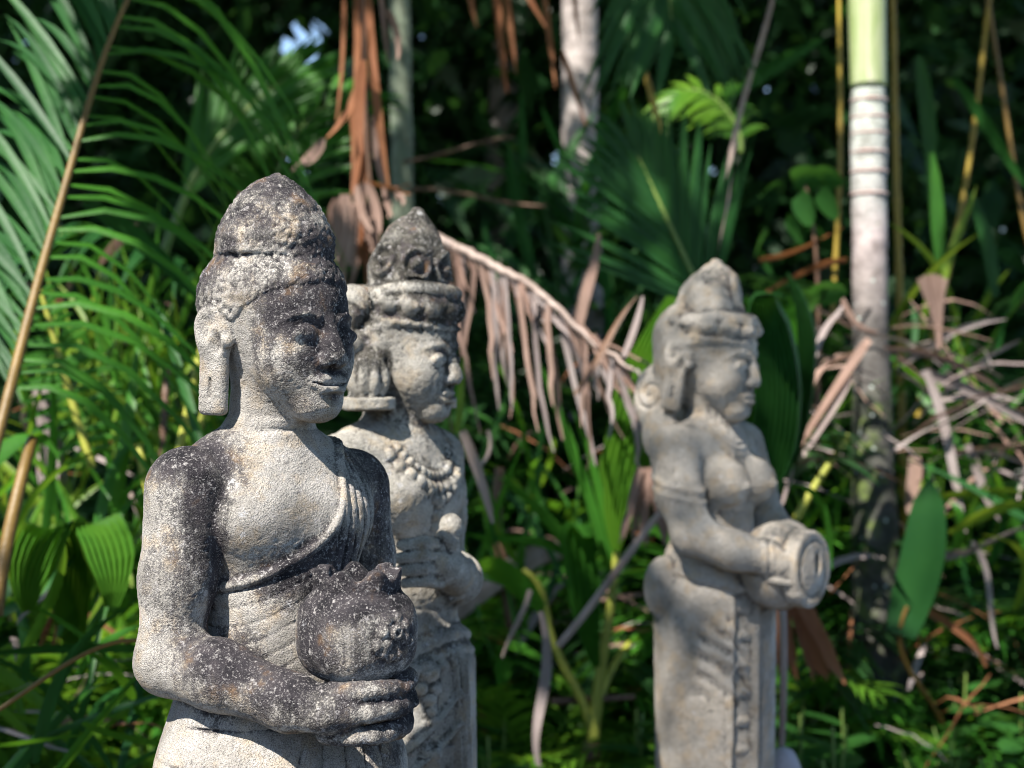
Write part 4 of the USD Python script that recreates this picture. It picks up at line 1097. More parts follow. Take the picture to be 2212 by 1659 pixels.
# right-hand areca palm: green crownshaft, pale ringed trunk, mossy foot
_D = 4.9
_z = lambda v, y: CAM_Z - (v - 829.5) * y * 0.00032552
zt, zb = _z(190, _D), 0.0
_k = lambda v: (_z(v, _D) - zb) / (zt - zb)
bark = trunk_mat('areca_bark', [(0.0, (0.07, 0.065, 0.055)), (_k(1000), (0.075, 0.072, 0.062)), (_k(700), (0.095, 0.084, 0.076)), (_k(600), (0.26, 0.22, 0.205)), (_k(520), (0.36, 0.30, 0.29)), (_k(420), (0.38, 0.37, 0.35)), (1.0, (0.37, 0.40, 0.35))], zb, zt, moss_shade=1.0)  # dark lower part has shade painted in; pale upper bark is its own
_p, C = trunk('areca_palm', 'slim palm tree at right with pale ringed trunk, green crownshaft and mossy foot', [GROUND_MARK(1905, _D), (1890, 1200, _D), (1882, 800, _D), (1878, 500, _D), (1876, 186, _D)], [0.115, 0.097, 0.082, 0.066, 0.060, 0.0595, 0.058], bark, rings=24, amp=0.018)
RED = stem_mat('red_ring', (0.32, 0.17, 0.14), (0.42, 0.33, 0.30), scale=20.0, stretch=(1, 1, 1))
for v in (218, 255, 290, 330, 372, 420):                     # the leaf scars low on the crownshaft show red
    c = at(1877, v, _D); a = np.linspace(0, 2 * math.pi, 28, endpoint=False); k = 0.060 + 0.000006 * v
    ring = [(np.cos(a) * (k + o), np.sin(a) * (k + o), np.full(28, h)) for o, h in ((-0.004, -0.005), (0.0018, -0.003), (0.0018, 0.003), (-0.004, 0.005))]
    V = np.concatenate([np.stack(x, -1) for x in ring]) + c
    F = [(i * 28 + j, i * 28 + (j + 1) % 28, (i + 1) * 28 + (j + 1) % 28) for i in range(3) for j in range(28)] + [(i * 28 + j, (i + 1) * 28 + (j + 1) % 28, (i + 1) * 28 + j) for i in range(3) for j in range(28)]
    put(_p, 'leaf_scar', (V, np.array(F)), RED)
SHAFT = stem_mat('crownshaft_green', (0.17, 0.25, 0.05), (0.40, 0.41, 0.27), scale=7.0, rough=0.4, stretch=(5, 5, 0.5))
C2 = spline([at(1876, 190, _D), at(1873, 0, _D), at(1872, -420, _D)], 60)
put(_p, 'crownshaft', tube_mesh(C2, [0.0605, 0.064, 0.066, 0.05], 28), SHAFT)

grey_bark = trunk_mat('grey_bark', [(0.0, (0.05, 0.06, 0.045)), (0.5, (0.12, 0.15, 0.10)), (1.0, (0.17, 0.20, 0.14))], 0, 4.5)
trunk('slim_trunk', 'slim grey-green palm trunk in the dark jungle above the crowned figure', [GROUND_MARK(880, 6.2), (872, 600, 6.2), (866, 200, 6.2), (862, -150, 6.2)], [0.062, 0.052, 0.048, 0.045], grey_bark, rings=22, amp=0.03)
tan_bark = trunk_mat('tan_bark', [(0.0, (0.20, 0.17, 0.15)), (0.5, (0.28, 0.24, 0.22)), (1.0, (0.40, 0.35, 0.33))], 0, 4.2)  # paler top keeps part of the sun patch as painted colour
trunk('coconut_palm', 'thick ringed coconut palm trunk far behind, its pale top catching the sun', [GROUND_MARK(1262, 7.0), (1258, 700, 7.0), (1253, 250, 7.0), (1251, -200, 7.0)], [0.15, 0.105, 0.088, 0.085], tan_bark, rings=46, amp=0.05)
# ------------------------------------------------------------------ palms and plants the photograph shows one by one
UP = np.array([0, 0, 1.0]); TOCAM = np.array([0, -1.0, 0])

# left: the big frond with the orange stalk
C = path3([(-70, 1180, 2.9), (20, 850, 3.05), (85, 600, 3.2), (150, 370, 3.35), (215, 150, 3.5), (290, -30, 3.6), (330, -100, 3.63)], 40)
p = frond('coconut_frond', 'big green palm frond with an orange-brown stalk leaning across the top left', C, TOCAM + 0.3 * UP, 56, 0.66, 0.023, LEAF_DARK, RACHIS, (0.014, 0.011, 0.008, 0.005), sides=(-1,), a0=44, a1=26, droop=0.24, t0=0.22, seed=3, lift=-0.1, jit=0.22, taper=(0.8, 1.0, 0.8))
for m in leaflets(C, TOCAM + 0.3 * UP, 30, 0.62, 0.022, a0=70, a1=55, droop=1.3, sides=(1,), t0=0.2, seed=4, jit=0.20, lift=-0.15, taper=(0.9, 1.0, 0.8)):
    put(p, 'leaflet', m, LEAF)
# behind it: leaf with narrow bunched leaflets
C = path3([(345, 570, 4.9), (385, 460, 4.9), (450, 330, 4.95), (540, 230, 5.0), (640, 150, 5.1)], 30)
frond('bunched_frond', 'half-opened bright palm frond with bunched leaflets left above the monk statue', C, TOCAM + 0.4 * UP, 24, 0.50, 0.030, LEAF, STEM_GREEN, (0.018, 0.010, 0.004), a0=26, a1=14, droop=0.12, t0=0.25, seed=5, lift=0.0, jit=0.14)
C = path3([(560, 560, 5.2), (590, 400, 5.2), (640, 290, 5.3), (760, 200, 5.4)], 30)
frond('arching_frond', 'arching green frond reaching right towards the hanging dry leaves', C, TOCAM + UP, 16, 0.52, 0.036, LEAF, STEM_GREEN, (0.010, 0.003), a0=50, a1=30, droop=0.4, seed=6)
strap('palm_leaf', 'single broad shining leaf blade slanting left of the monk statue head', [(180, 435, 3.6), (270, 490, 3.6), (350, 560, 3.65), (430, 650, 3.7)], 0.055, LEAF_DARK, lat=(0.3, -0.5, 0.8))
C = path3([(500, 700, 4.6), (330, 540, 4.5), (180, 500, 4.4), (40, 560, 4.3)], 26)
frond('drooping_frond', 'dark drooping frond behind the big orange-stalked frond', C, UP, 22, 0.42, 0.030, LEAF_DARK, STEM_GREEN, (0.010, 0.003), a0=60, a1=35, droop=0.7, seed=61)
# left: understorey canes and leaves
C = path3([(200, 1010, 3.7), (160, 880, 3.7), (120, 740, 3.7), (85, 620, 3.7)], 26)
frond('cane_frond', 'small frond with a yellow stem and short level leaflets at the left edge', C, TOCAM, 15, 0.155, 0.020, LEAF, CANE_GREEN, (0.011, 0.010, 0.005), a0=85, a1=55, droop=0.25, t0=0.05, seed=7, lift=0.1, jit=0.2)
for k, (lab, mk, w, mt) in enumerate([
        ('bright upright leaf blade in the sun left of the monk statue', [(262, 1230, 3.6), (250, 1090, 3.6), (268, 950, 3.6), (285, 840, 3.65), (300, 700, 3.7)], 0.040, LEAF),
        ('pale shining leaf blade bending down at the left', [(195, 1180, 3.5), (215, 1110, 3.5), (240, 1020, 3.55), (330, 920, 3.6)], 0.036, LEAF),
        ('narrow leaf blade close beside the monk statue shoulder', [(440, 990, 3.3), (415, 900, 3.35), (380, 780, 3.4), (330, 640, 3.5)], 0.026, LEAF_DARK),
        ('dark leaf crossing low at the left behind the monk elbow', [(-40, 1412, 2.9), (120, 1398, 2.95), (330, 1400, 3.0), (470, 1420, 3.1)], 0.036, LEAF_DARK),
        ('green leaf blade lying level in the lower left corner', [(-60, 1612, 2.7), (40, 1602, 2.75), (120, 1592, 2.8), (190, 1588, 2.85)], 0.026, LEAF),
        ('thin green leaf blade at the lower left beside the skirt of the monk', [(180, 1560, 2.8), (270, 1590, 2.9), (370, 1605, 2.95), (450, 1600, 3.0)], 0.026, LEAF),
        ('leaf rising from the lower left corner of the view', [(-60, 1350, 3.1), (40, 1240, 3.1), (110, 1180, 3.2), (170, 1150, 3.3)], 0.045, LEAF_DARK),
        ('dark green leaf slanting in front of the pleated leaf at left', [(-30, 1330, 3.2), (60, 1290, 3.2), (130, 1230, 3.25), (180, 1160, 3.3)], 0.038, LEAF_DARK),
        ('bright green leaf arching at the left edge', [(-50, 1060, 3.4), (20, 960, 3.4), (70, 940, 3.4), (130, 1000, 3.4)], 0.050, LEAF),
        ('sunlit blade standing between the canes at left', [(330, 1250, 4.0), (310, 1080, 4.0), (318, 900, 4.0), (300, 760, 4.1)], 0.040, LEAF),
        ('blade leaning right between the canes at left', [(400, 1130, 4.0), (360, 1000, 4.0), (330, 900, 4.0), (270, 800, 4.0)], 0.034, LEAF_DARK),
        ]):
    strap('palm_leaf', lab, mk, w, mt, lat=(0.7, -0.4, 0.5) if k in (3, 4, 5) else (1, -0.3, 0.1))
for lab, mk, r, mt in [
        ('bright yellow-green cane just left of the monk shoulder', [(383, 990, 3.4), (405, 890, 3.4), (430, 780, 3.4), (470, 620, 3.45)], [0.010, 0.011, 0.008], CANE_GREEN),
        ('second short yellow-green cane beside the ear of the monk', [(430, 930, 3.6), (450, 850, 3.6), (470, 770, 3.6)], [0.009, 0.008], CANE_GREEN),
        ('brown ringed cane standing among the leaves left of the monk', [(345, 1300, 3.9), (348, 1100, 3.9), (352, 950, 3.9), (362, 800, 3.95)], [0.012, 0.010, 0.009], STICK_DARK),
        ('olive cane leaning beside the shoulder of the monk', [(390, 1260, 3.7), (350, 1150, 3.7), (320, 1060, 3.75), (300, 960, 3.8)], [0.013, 0.010], CANE_GREEN),
        ('ochre leaf stalk rising in the lower left corner', [(-10, 1330, 2.9), (20, 1150, 2.95), (45, 1040, 3.0), (70, 950, 3.1)], [0.016, 0.012], RACHIS),
        ('thin brown stalk bowing across the lower left', [(-60, 1570, 2.5), (60, 1490, 2.55), (160, 1425, 2.6), (330, 1392, 2.75)], [0.0045, 0.004], RACHIS),
        ('grey stalk slanting among the leaves at left', [(330, 1240, 3.9), (310, 1150, 3.9), (280, 1060, 3.9)], [0.008, 0.006], STICK)]:
    rod('cane' if 'cane' in lab else 'leaf_stalk', lab, mk, r, mt, cat='cane' if 'cane' in lab else 'stalk', knots=9 if 'ringed' in lab else 0)
for lab, mk, W in [('broad pleated leaf folding over to the left in the sun at lower left', [(165, 1420, 3.4), (150, 1260, 3.3), (140, 1165, 3.22), (105, 1150, 3.12), (70, 1210, 3.06), (62, 1320, 3.04)], 0.058),
                   ('broad pleated leaf folding over to the right in the sun at lower left', [(165, 1420, 3.45), (165, 1260, 3.35), (175, 1160, 3.27), (205, 1140, 3.17), (232, 1200, 3.10), (240, 1310, 3.08)], 0.062)]:
    m = put('/World', 'pleated_leaf', pleated(path3(mk, 22), (1, 0.6, 0.1), W * np.interp(np.linspace(0, 1, 22), [0, 0.2, 0.5, 0.85, 1], [0.15, 0.55, 1, 0.9, 0.25]), 8, 0.007), LEAF_MIX, smooth=20)
    tag(stage.GetPrimAtPath(m), lab, 'leaf')
def bracts(name, label, marks, w, n, mat, cat, seed, spread=0.5):
    """A hanging bundle of dry strips."""
    rg = np.random.default_rng(seed); p = thing(name, label, cat)
    C = path3(marks, 12)
    for k in range(n):
        o = rg.uniform(-1, 1, 3) * w * [1, 0.5, 0.1]
        P = C + o * (0.35 + spread * np.linspace(0, 1, 12)[:, None]) + np.cumsum(rg.normal(0, 0.0025, (12, 3)), 0)
        put(p, 'strip', blade(P, unit([1, rg.uniform(-0.8, 0.8), 0.1]), w * rg.uniform(0.16, 0.3) * np.interp(np.linspace(0, 1, 12), [0, 0.2, 0.8, 1], [0.7, 1, 0.8, 0.1]), 0.3), mat)
bracts('dry_sheath', 'torn grey-brown dry sheath hanging among the leaves at left', [(85, 840, 3.9), (98, 930, 3.9), (105, 1060, 3.9)], 0.05, 11, DRY_GREY, 'dry leaf', 5)
bracts('rusty_leaf', 'rust-coloured dead leaf low at the left edge', [(150, 1200, 3.4), (125, 1290, 3.4), (95, 1400, 3.4)], 0.03, 6, DRY_RUST, 'dry leaf', 6)
strap('dead_leaf', 'grey curled dry blade beside the pleated leaf at left', [(150, 1180, 3.35), (130, 1240, 3.35), (85, 1290, 3.35), (35, 1350, 3.35)], 0.022, DRY_GREY)
strap('dead_leaf', 'pale dry blade slanting in the dim leaves left of the monk head', [(215, 570, 4.0), (255, 520, 4.0), (300, 480, 4.0)], 0.04, DRY, lat=(0.3, -0.5, 0.8))

# upper middle: a dead frond hanging straight down with orange dry leaflets
p = thing('hanging_dead_frond', 'dead orange-brown frond hanging down above the crowned figure', 'dead frond')
put(p, 'stalk', tube_mesh(path3([(795, -160, 4.6), (783, 60, 4.6), (788, 230, 4.6), (800, 400, 4.6)], 20), [0.014, 0.012, 0.007]), STICK_DARK)
rg = np.random.default_rng(12)
for (u0, v0, u1, v1, w, mt) in [(792, -20, 800, 200, 34, DRY_RUST), (797, 60, 832, 390, 40, DRY_RUST), (785, 130, 780, 350, 44, DRY_RUST), (778, 180, 708, 315, 40, DRY_RUST), (770, 190, 748, 400, 42, DRY_RUST), (760, 230, 755, 430, 34, DRY_RUST),
                               (805, 140, 812, 300, 32, DRY), (812, 250, 836, 400, 44, DRY), (790, 260, 775, 430, 34, DRY_RUST), (770, -40, 755, 200, 40, DRY_RUST), (820, -40, 838, 130, 20, DRY), (745, -30, 735, 250, 22, DRY_RUST), (835, 20, 850, 110, 30, DRY),
                               (790, 390, 880, 415, 26, DRY_RUST), (825, 400, 832, 470, 22, DRY), (850, 405, 862, 450, 20, DRY), (790, 395, 812, 500, 34, DRY), (770, 400, 790, 520, 40, DRY), (745, 420, 740, 560, 44, DRY), (770, 440, 775, 580, 44, DRY), (800, 440, 820, 530, 44, DRY), (725, 430, 715, 560, 34, DRY), (700, 300, 640, 390, 26, DRY),
                               (740, 450, 725, 620, 34, DRY), (790, 470, 800, 600, 34, DRY_RUST), (760, 480, 750, 640, 36, DRY), (520, 415, 500, 470, 44, DRY), (560, 400, 545, 440, 30, DRY_RUST)]:
  for _ in range(2 if v0 > 240 else 1):
    y = 4.6 + rg.uniform(-0.12, 0.12); du = rg.uniform(-14, 14)
    Q = path3([(u0 + du * 0.3, v0, y), ((u0 + u1) / 2 + du + rg.uniform(-9, 9), (v0 + v1) / 2, y), (u1 + du * 1.3, v1 + rg.uniform(-30, 20), y - 0.03)], 8)
    put(p, 'leaflet', blade(Q, unit([1, rg.uniform(-0.9, 0.9), 0]), w * 0.00042 * np.interp(np.linspace(0, 1, 8), [0, 0.15, 0.6, 1], [0.5, 1, 0.9, 0.3]), 0.35), mt)
p = thing('hanging_dry_leaflets', 'dim brown leaflets hanging from the dark top between the two far trunks', 'dead frond')
for (u0, v0, u1, v1, w) in [(1065, -60, 1095, 200, 26), (1090, -60, 1115, 160, 22), (1075, -60, 1085, 170, 16), (1170, -60, 1200, 190, 20), (1215, 110, 1265, 270, 20), (1235, -60, 1250, 90, 18), (1110, -60, 1180, 60, 18), (1000, -80, 1030, 60, 22)]:
    y = 5.6 + rg.uniform(-0.2, 0.2)
    put(p, 'leaflet', blade(path3([(u0, v0, y), ((u0 + u1) / 2, (v0 + v1) / 2, y), (u1, v1, y)], 8), unit([1, rg.uniform(-0.5, 0.5), 0]), w * 0.0006 * np.interp(np.linspace(0, 1, 8), [0, 0.15, 0.6, 1], [0.5, 1, 0.9, 0.2]), 0.35), DRY_RUST)
rod('vine', 'thin dark brown vine curving in the shade behind the crowned figure', [(870, 350, 5.6), (960, 330, 5.6), (1050, 305, 5.6), (1110, 295, 5.6)], [0.007, 0.005], STICK_DARK, cat='vine')
rod('vine', 'second dark vine running level behind the crowned figure', [(880, 410, 5.6), (1000, 418, 5.6), (1100, 438, 5.6), (1180, 445, 5.6)], [0.008, 0.006], STICK_DARK, cat='vine')

# middle: the dead frond with its hanging leaflets
C = path3([(930, 505, 4.3), (1010, 545, 4.25), (1090, 590, 4.2), (1180, 650, 4.15), (1270, 725, 4.1), (1385, 815, 4.0)], 40)
p = thing('dead_frond', 'long dead brown frond with dry leaflets hanging from it between two statues', 'dead frond')
put(p, 'stalk', tube_mesh(C + np.cumsum(np.random.default_rng(2).normal(0, 0.0035, C.shape), 0), [0.017, 0.012, 0.006]), STICK)
rg = np.random.default_rng(21)
for k in range(54):
    t = rg.uniform(0.03, 0.97) if k > 18 else [0.06, 0.10, 0.15, 0.21, 0.25, 0.30, 0.345, 0.38, 0.43, 0.47, 0.53, 0.60, 0.66, 0.71, 0.76, 0.80, 0.86, 0.90, 0.94][k]
    q = C[int(t * 39)]; L = (rg.uniform(0.34, 0.62) if k <= 18 else rg.uniform(0.10, 0.36)) * (1.1 - 0.35 * t); sw = rg.normal(0.0, 0.05) + 0.05 * t
    s = np.linspace(0, 1, 8)
    P = q + np.outer(s, [0.04 + sw, rg.normal(0, 0.05), 0]) + np.outer(s ** 0.85, [0, 0, -L]) + np.cumsum(rg.normal(0, 0.006, (8, 3)), 0)
    put(p, 'leaflet', blade(P, unit([1, rg.uniform(-0.6, 0.6), 0]), 0.0085 * rg.uniform(0.6, 1.2) * np.interp(s, [0, 0.1, 0.7, 1], [0.8, 1, 0.8, 0.25]), 0.4), (DRY, DRY_GREY, DRY, DRY_GREY, DRY)[int(rg.integers(5))])
# upper middle right: dark fan of a young coconut leaf
C = path3([(1545, 700, 4.5), (1500, 600, 4.5), (1430, 450, 4.5), (1375, 330, 4.5)], 30)
frond('fan_frond', 'dark green fan of long narrow leaflets behind the woman statue head', C, TOCAM, 19, 0.60, 0.026, LEAF_DARK, STEM_GREEN, (0.012, 0.004), a0=34, a1=10, droop=0.16, t0=0.0, seed=9, jit=0.08, lift=0.1, taper=(1.0, 0.9, 0.35))
m = put('/World', 'pleated_leaf', pleated(path3([(1420, 560, 4.7), (1370, 440, 4.7), (1320, 320, 4.7), (1290, 262, 4.7)], 16), (0.8, -0.2, 0.45), 0.095 * np.interp(np.linspace(0, 1, 16), [0, 0.35, 0.8, 1], [0.3, 1, 0.65, 0.05]), 9, 0.010), LEAF_DARK, smooth=20)
tag(stage.GetPrimAtPath(m), 'tall dark pleated leaf with a pointed tip below the far coconut trunk', 'leaf')
m = put('/World', 'pleated_leaf', pleated(path3([(1500, 640, 4.65), (1460, 470, 4.65), (1430, 340, 4.65), (1425, 290, 4.65)], 16), (0.9, -0.3, 0.15), 0.09 * np.interp(np.linspace(0, 1, 16), [0, 0.35, 0.8, 1], [0.3, 1, 0.8, 0.2]), 9, 0.010), LEAF_DARK, smooth=20)
tag(stage.GetPrimAtPath(m), 'second tall dark pleated leaf directly above the woman statue', 'leaf')
# top: frond hanging from above
C = path3([(1440, -260, 5.0), (1440, -130, 5.0), (1445, -20, 5.0), (1455, 60, 5.0)], 24)
frond('top_frond', 'frond whose green leaflet tips hang down at the top right of the far coconut trunk', C, TOCAM, 15, 0.48, 0.042, LEAF_DARK, STEM_GREEN, (0.012, 0.004), a0=45, a1=25, droop=0.30, seed=10, jit=0.12)
C = path3([(1600, 330, 5.6), (1570, 240, 5.6), (1500, 195, 5.6), (1440, 240, 5.6)], 24)
frond('sunlit_frond', 'bright yellow-green frond lit by the sun above the woman statue', C, TOCAM + UP, 13, 0.24, 0.034, LEAF_MIX, STEM_GREEN, (0.010, 0.004), a0=60, a1=40, droop=0.5, seed=11)
C = path3([(1600, 190, 5.4), (1660, 150, 5.4), (1720, 115, 5.4), (1790, 75, 5.4)], 20)
strap('palm_leaf', 'pale shining leaf blade pointing to the right trunk from the dark', [(1590, 200, 5.4), (1660, 150, 5.4), (1720, 115, 5.4), (1785, 80, 5.4)], 0.07, LEAF_DARK, lat=(0.2, -0.5, 0.9))
for lab, mk, r, mt, kn in [
        ('thin ringed brown cane right above the woman statue', [(1558, 560, 5.0), (1572, 400, 5.0), (1590, 280, 5.0), (1625, 150, 5.0), (1690, -160, 5.0)], [0.011, 0.007], STICK, 22),
        ('shorter ringed cane left of the sunlit frond', [(1470, 560, 5.1), (1450, 420, 5.1), (1430, 300, 5.1), (1400, 180, 5.1), (1370, -120, 5.1)], [0.012, 0.010], CANE, 18),
        ('golden cane standing right behind the areca palm trunk', [(1962, 1240, 5.3), (1950, 1000, 5.3), (1945, 700, 5.3), (1938, 450, 5.3), (1932, 150, 5.3), (1925, -200, 5.3)], [0.017, 0.013, 0.009], CANE, 9),
        ('golden cane leaning right, second from the areca palm trunk', [(1985, 900, 5.6), (2035, 640, 5.6), (2080, 430, 5.6), (2130, 60, 5.6), (2160, -160, 5.6)], [0.014, 0.007], CANE, 7),
        ('yellow cane left of the areca palm trunk', [(1798, 700, 5.2), (1805, 560, 5.2), (1812, 430, 5.2), (1815, 250, 5.2), (1812, -150, 5.2)], [0.010, 0.006], CANE, 6),
        ('orange cane at the right edge', [(2230, 560, 5.6), (2200, 420, 5.6), (2175, 260, 5.6), (2150, 100, 5.6), (2110, -150, 5.6)], [0.010, 0.008], RACHIS, 0),
        ('yellow-green leaf stalk low behind the jar of the woman', [(1720, 1120, 4.4), (1760, 1050, 4.4), (1800, 990, 4.4), (1835, 940, 4.4)], [0.012, 0.010], CANE_GREEN, 0)]:
    rod('cane' if 'cane' in lab else 'leaf_stalk', lab, mk, r, mt, cat='cane' if 'cane' in lab else 'stalk', knots=kn)
# glossy broad leaves
def broad(C, lat, W, n=9):
    C = np.asarray(C); k = len(C); s = np.linspace(0, 1, k)
    w = W * np.sqrt(np.maximum(1 - (2 * s - 0.85) ** 2 / 1.35, 0.0)) * np.where(s > 0.9, (1 - s) * 10, 1)
    x = np.linspace(-1, 1, 5); T = unit(np.gradient(C, axis=0)); lat = unit(lat - (lat * T).sum(-1, keepdims=True) * T); N = np.cross(T, lat)
    V = C[:, None] + lat[:, None] * (w[:, None] * x)[..., None] + N[:, None] * (0.22 * w[:, None] * np.abs(x)[None])[..., None]
    F = []
    for i in range(k - 1):
        for j in range(4):
            a = i * 5 + j; F += [(a, a + 1, a + 6), (a, a + 6, a + 5)]
    return V.reshape(-1, 3), np.array(F)
p = thing('broadleaf_shrub', 'shrub of glossy round leaves left of the areca palm trunk', 'shrub')
rg = np.random.default_rng(31)
for (u, v, y, L, du, dv) in [(1710, 385, 5.0, 0.17, 70, 8), (1760, 378, 5.0, 0.15, 60, 22), (1725, 420, 5.0, 0.15, 30, 70), (1770, 415, 4.95, 0.13, 40, 60), (1750, 640, 4.5, 0.15, 80, -6), (1790, 640, 4.5, 0.12, -60, 50), (1700, 470, 5.1, 0.12, 40, 60), (1690, 400, 5.1, 0.1, -50, 30), (1640, 545, 5.2, 0.1, 30, 50), (1660, 500, 5.2, 0.1, -30, 60), (1735, 480, 5.1, 0.1, 50, 40)]:
    a, b = at(u, v, y), at(u + du, v + dv, y - 0.03)
    s = np.linspace(0, 1, 9)[:, None]; P = a + (b - a) * s + np.array([0, 0, 0.05]) * (s * (1 - s))
    put(p, 'leaf', broad(P, np.array([0.2, -0.8, 0.6]) + rg.normal(0, 0.2, 3), L * 0.33), LEAF_HERB)
put(p, 'stem', tube_mesh(path3([(1770, 1000, 5.0), (1768, 700, 5.0), (1760, 520, 5.0), (1740, 400, 5.0)], 14), [0.010, 0.006]), STICK_DARK)
# right: hanging strap leaves in the dark
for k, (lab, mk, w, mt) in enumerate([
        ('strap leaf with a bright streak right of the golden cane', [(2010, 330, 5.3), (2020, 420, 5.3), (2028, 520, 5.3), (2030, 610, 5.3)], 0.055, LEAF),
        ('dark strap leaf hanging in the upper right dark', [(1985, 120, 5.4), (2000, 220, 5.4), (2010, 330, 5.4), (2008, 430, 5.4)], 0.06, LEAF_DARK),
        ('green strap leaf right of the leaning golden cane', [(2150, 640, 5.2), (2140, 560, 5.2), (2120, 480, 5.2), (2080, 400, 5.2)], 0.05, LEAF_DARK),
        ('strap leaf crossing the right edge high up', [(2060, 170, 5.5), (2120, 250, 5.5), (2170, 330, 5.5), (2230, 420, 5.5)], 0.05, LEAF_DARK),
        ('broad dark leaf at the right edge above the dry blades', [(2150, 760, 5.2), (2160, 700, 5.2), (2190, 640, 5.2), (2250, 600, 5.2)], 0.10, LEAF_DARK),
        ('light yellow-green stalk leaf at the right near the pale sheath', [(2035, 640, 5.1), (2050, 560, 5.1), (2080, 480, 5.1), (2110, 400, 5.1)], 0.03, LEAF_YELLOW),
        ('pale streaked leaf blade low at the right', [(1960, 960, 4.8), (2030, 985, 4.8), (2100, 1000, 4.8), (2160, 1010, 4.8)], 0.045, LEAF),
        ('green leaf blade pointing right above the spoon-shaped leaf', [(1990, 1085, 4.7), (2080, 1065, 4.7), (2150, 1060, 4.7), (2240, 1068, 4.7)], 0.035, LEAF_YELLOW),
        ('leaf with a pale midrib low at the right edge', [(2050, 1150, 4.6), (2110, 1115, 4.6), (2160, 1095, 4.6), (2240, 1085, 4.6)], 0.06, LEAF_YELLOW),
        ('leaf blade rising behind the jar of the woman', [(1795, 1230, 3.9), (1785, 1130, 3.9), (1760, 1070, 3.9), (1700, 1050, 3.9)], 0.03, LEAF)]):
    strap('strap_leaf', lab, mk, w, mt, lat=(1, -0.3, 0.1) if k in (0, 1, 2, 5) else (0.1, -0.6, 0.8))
# right: dry blades strewn over the plants
for lab, mk, w, mt, kind in [
        ('pale dry blade bending left over the areca palm trunk', [(1880, 735, 4.55), (1845, 765, 4.55), (1790, 790, 4.5), (1735, 860, 4.5), (1722, 930, 4.5)], 0.040, DRY, 0),
        ('long dry blade slanting down left from the areca palm trunk', [(1870, 745, 4.5), (1835, 800, 4.5), (1770, 900, 4.45), (1700, 1010, 4.4)], 0.040, DRY, 0),
        ('third dry blade below the other two at the areca palm trunk', [(1840, 810, 4.5), (1800, 890, 4.45), (1740, 980, 4.4), (1690, 1090, 4.35)], 0.030, DRY_GREY, 0),
        ('upright brown stalk in front of the areca palm trunk', [(1895, 720, 4.6), (1850, 700, 4.6), (1825, 660, 4.6), (1805, 620, 4.6)], 0.022, DRY, 0),
        ('grey dry blade crossing right of the areca palm trunk', [(1925, 975, 4.7), (1985, 935, 4.7), (2050, 905, 4.7), (2130, 860, 4.7)], 0.035, DRY_GREY, 0),
        ('long grey dry blade running to the right edge', [(1990, 800, 4.8), (2080, 835, 4.8), (2150, 870, 4.8), (2240, 925, 4.8)], 0.040, DRY_GREY, 0),
        ('thin dry blade standing right of the golden cane', [(2000, 800, 4.75), (2030, 880, 4.75), (2050, 960, 4.75), (2085, 1150, 4.75)], 0.032, DRY_GREY, 0),
        ('pale dry blade lying under the grey blades at right', [(2010, 900, 4.85), (2080, 880, 4.85), (2150, 850, 4.85), (2240, 830, 4.85)], 0.030, DRY, 0),
        ('short dry leaf hanging under the golden cane', [(1975, 985, 4.9), (1978, 1020, 4.9), (1972, 1060, 4.9), (1965, 1110, 4.9)], 0.05, DRY, 0),
        ('broken dry blade right of the spoon-shaped leaf', [(2090, 960, 4.8), (2110, 1010, 4.8), (2130, 1070, 4.8), (2170, 1130, 4.8)], 0.03, DRY_GREY, 0),
        ('grey dry blade low at the right edge', [(2000, 1190, 4.5), (2090, 1185, 4.5), (2150, 1160, 4.5), (2240, 1130, 4.5)], 0.05, DRY_GREY, 0),
        ('brown dry blade slanting below the spoon-shaped leaf', [(1960, 1270, 4.5), (2010, 1320, 4.5), (2070, 1360, 4.5), (2130, 1440, 4.5)], 0.03, DRY_RUST, 0),
        ('thin dead twig at right in the shade', [(2100, 1170, 4.6), (2130, 1230, 4.6), (2140, 1300, 4.6), (2155, 1400, 4.6)], 0.018, DRY_GREY, 0),
        ('rusty dry blade right of the woman statue crown', [(1640, 640, 4.8), (1700, 600, 4.8), (1770, 570, 4.8), (1830, 560, 4.8)], 0.05, DRY_RUST, 0),
        ('second rusty dry blade over the woman statue crown', [(1640, 560, 5.0), (1700, 545, 5.0), (1760, 520, 5.0), (1820, 490, 5.0)], 0.03, DRY_RUST, 0),
        ('tall dry stalk above the dead frond between the statues', [(1245, 720, 4.4), (1255, 660, 4.4), (1275, 590, 4.4), (1293, 505, 4.4)], 0.042, DRY, 0),
        ('dark red-brown stalk crossing the dead frond', [(1240, 850, 3.9), (1290, 775, 3.9), (1330, 700, 3.9), (1375, 640, 3.9)], 0.024, STICK_DARK, 0),
        ('grey dry strip beside the dark crossing stalk', [(1345, 770, 4.0), (1365, 720, 4.0), (1378, 680, 4.0), (1388, 640, 4.0)], 0.022, DRY_GREY, 0),
        ('yellow leaf strip beside the face of the crowned figure', [(985, 935, 3.6), (992, 880, 3.6), (996, 820, 3.6), (1000, 770, 3.6)], 0.022, LEAF_YELLOW, 0),
        ('grey dead stalk leaning behind the arm of the crowned figure', [(1000, 930, 3.7), (1025, 990, 3.7), (1045, 1050, 3.7), (1065, 1130, 3.7)], 0.030, STICK, 0)]:
    strap('dead_leaf' if 'blade' in lab or 'leaf' in lab else 'dead_stick', lab, mk, w, mt, lat=(0.75, -0.4, 0.5), cat='dry leaf', prof=[0.8, 1, 1, 0.9, 0.7, 0.3], fold=0.4)
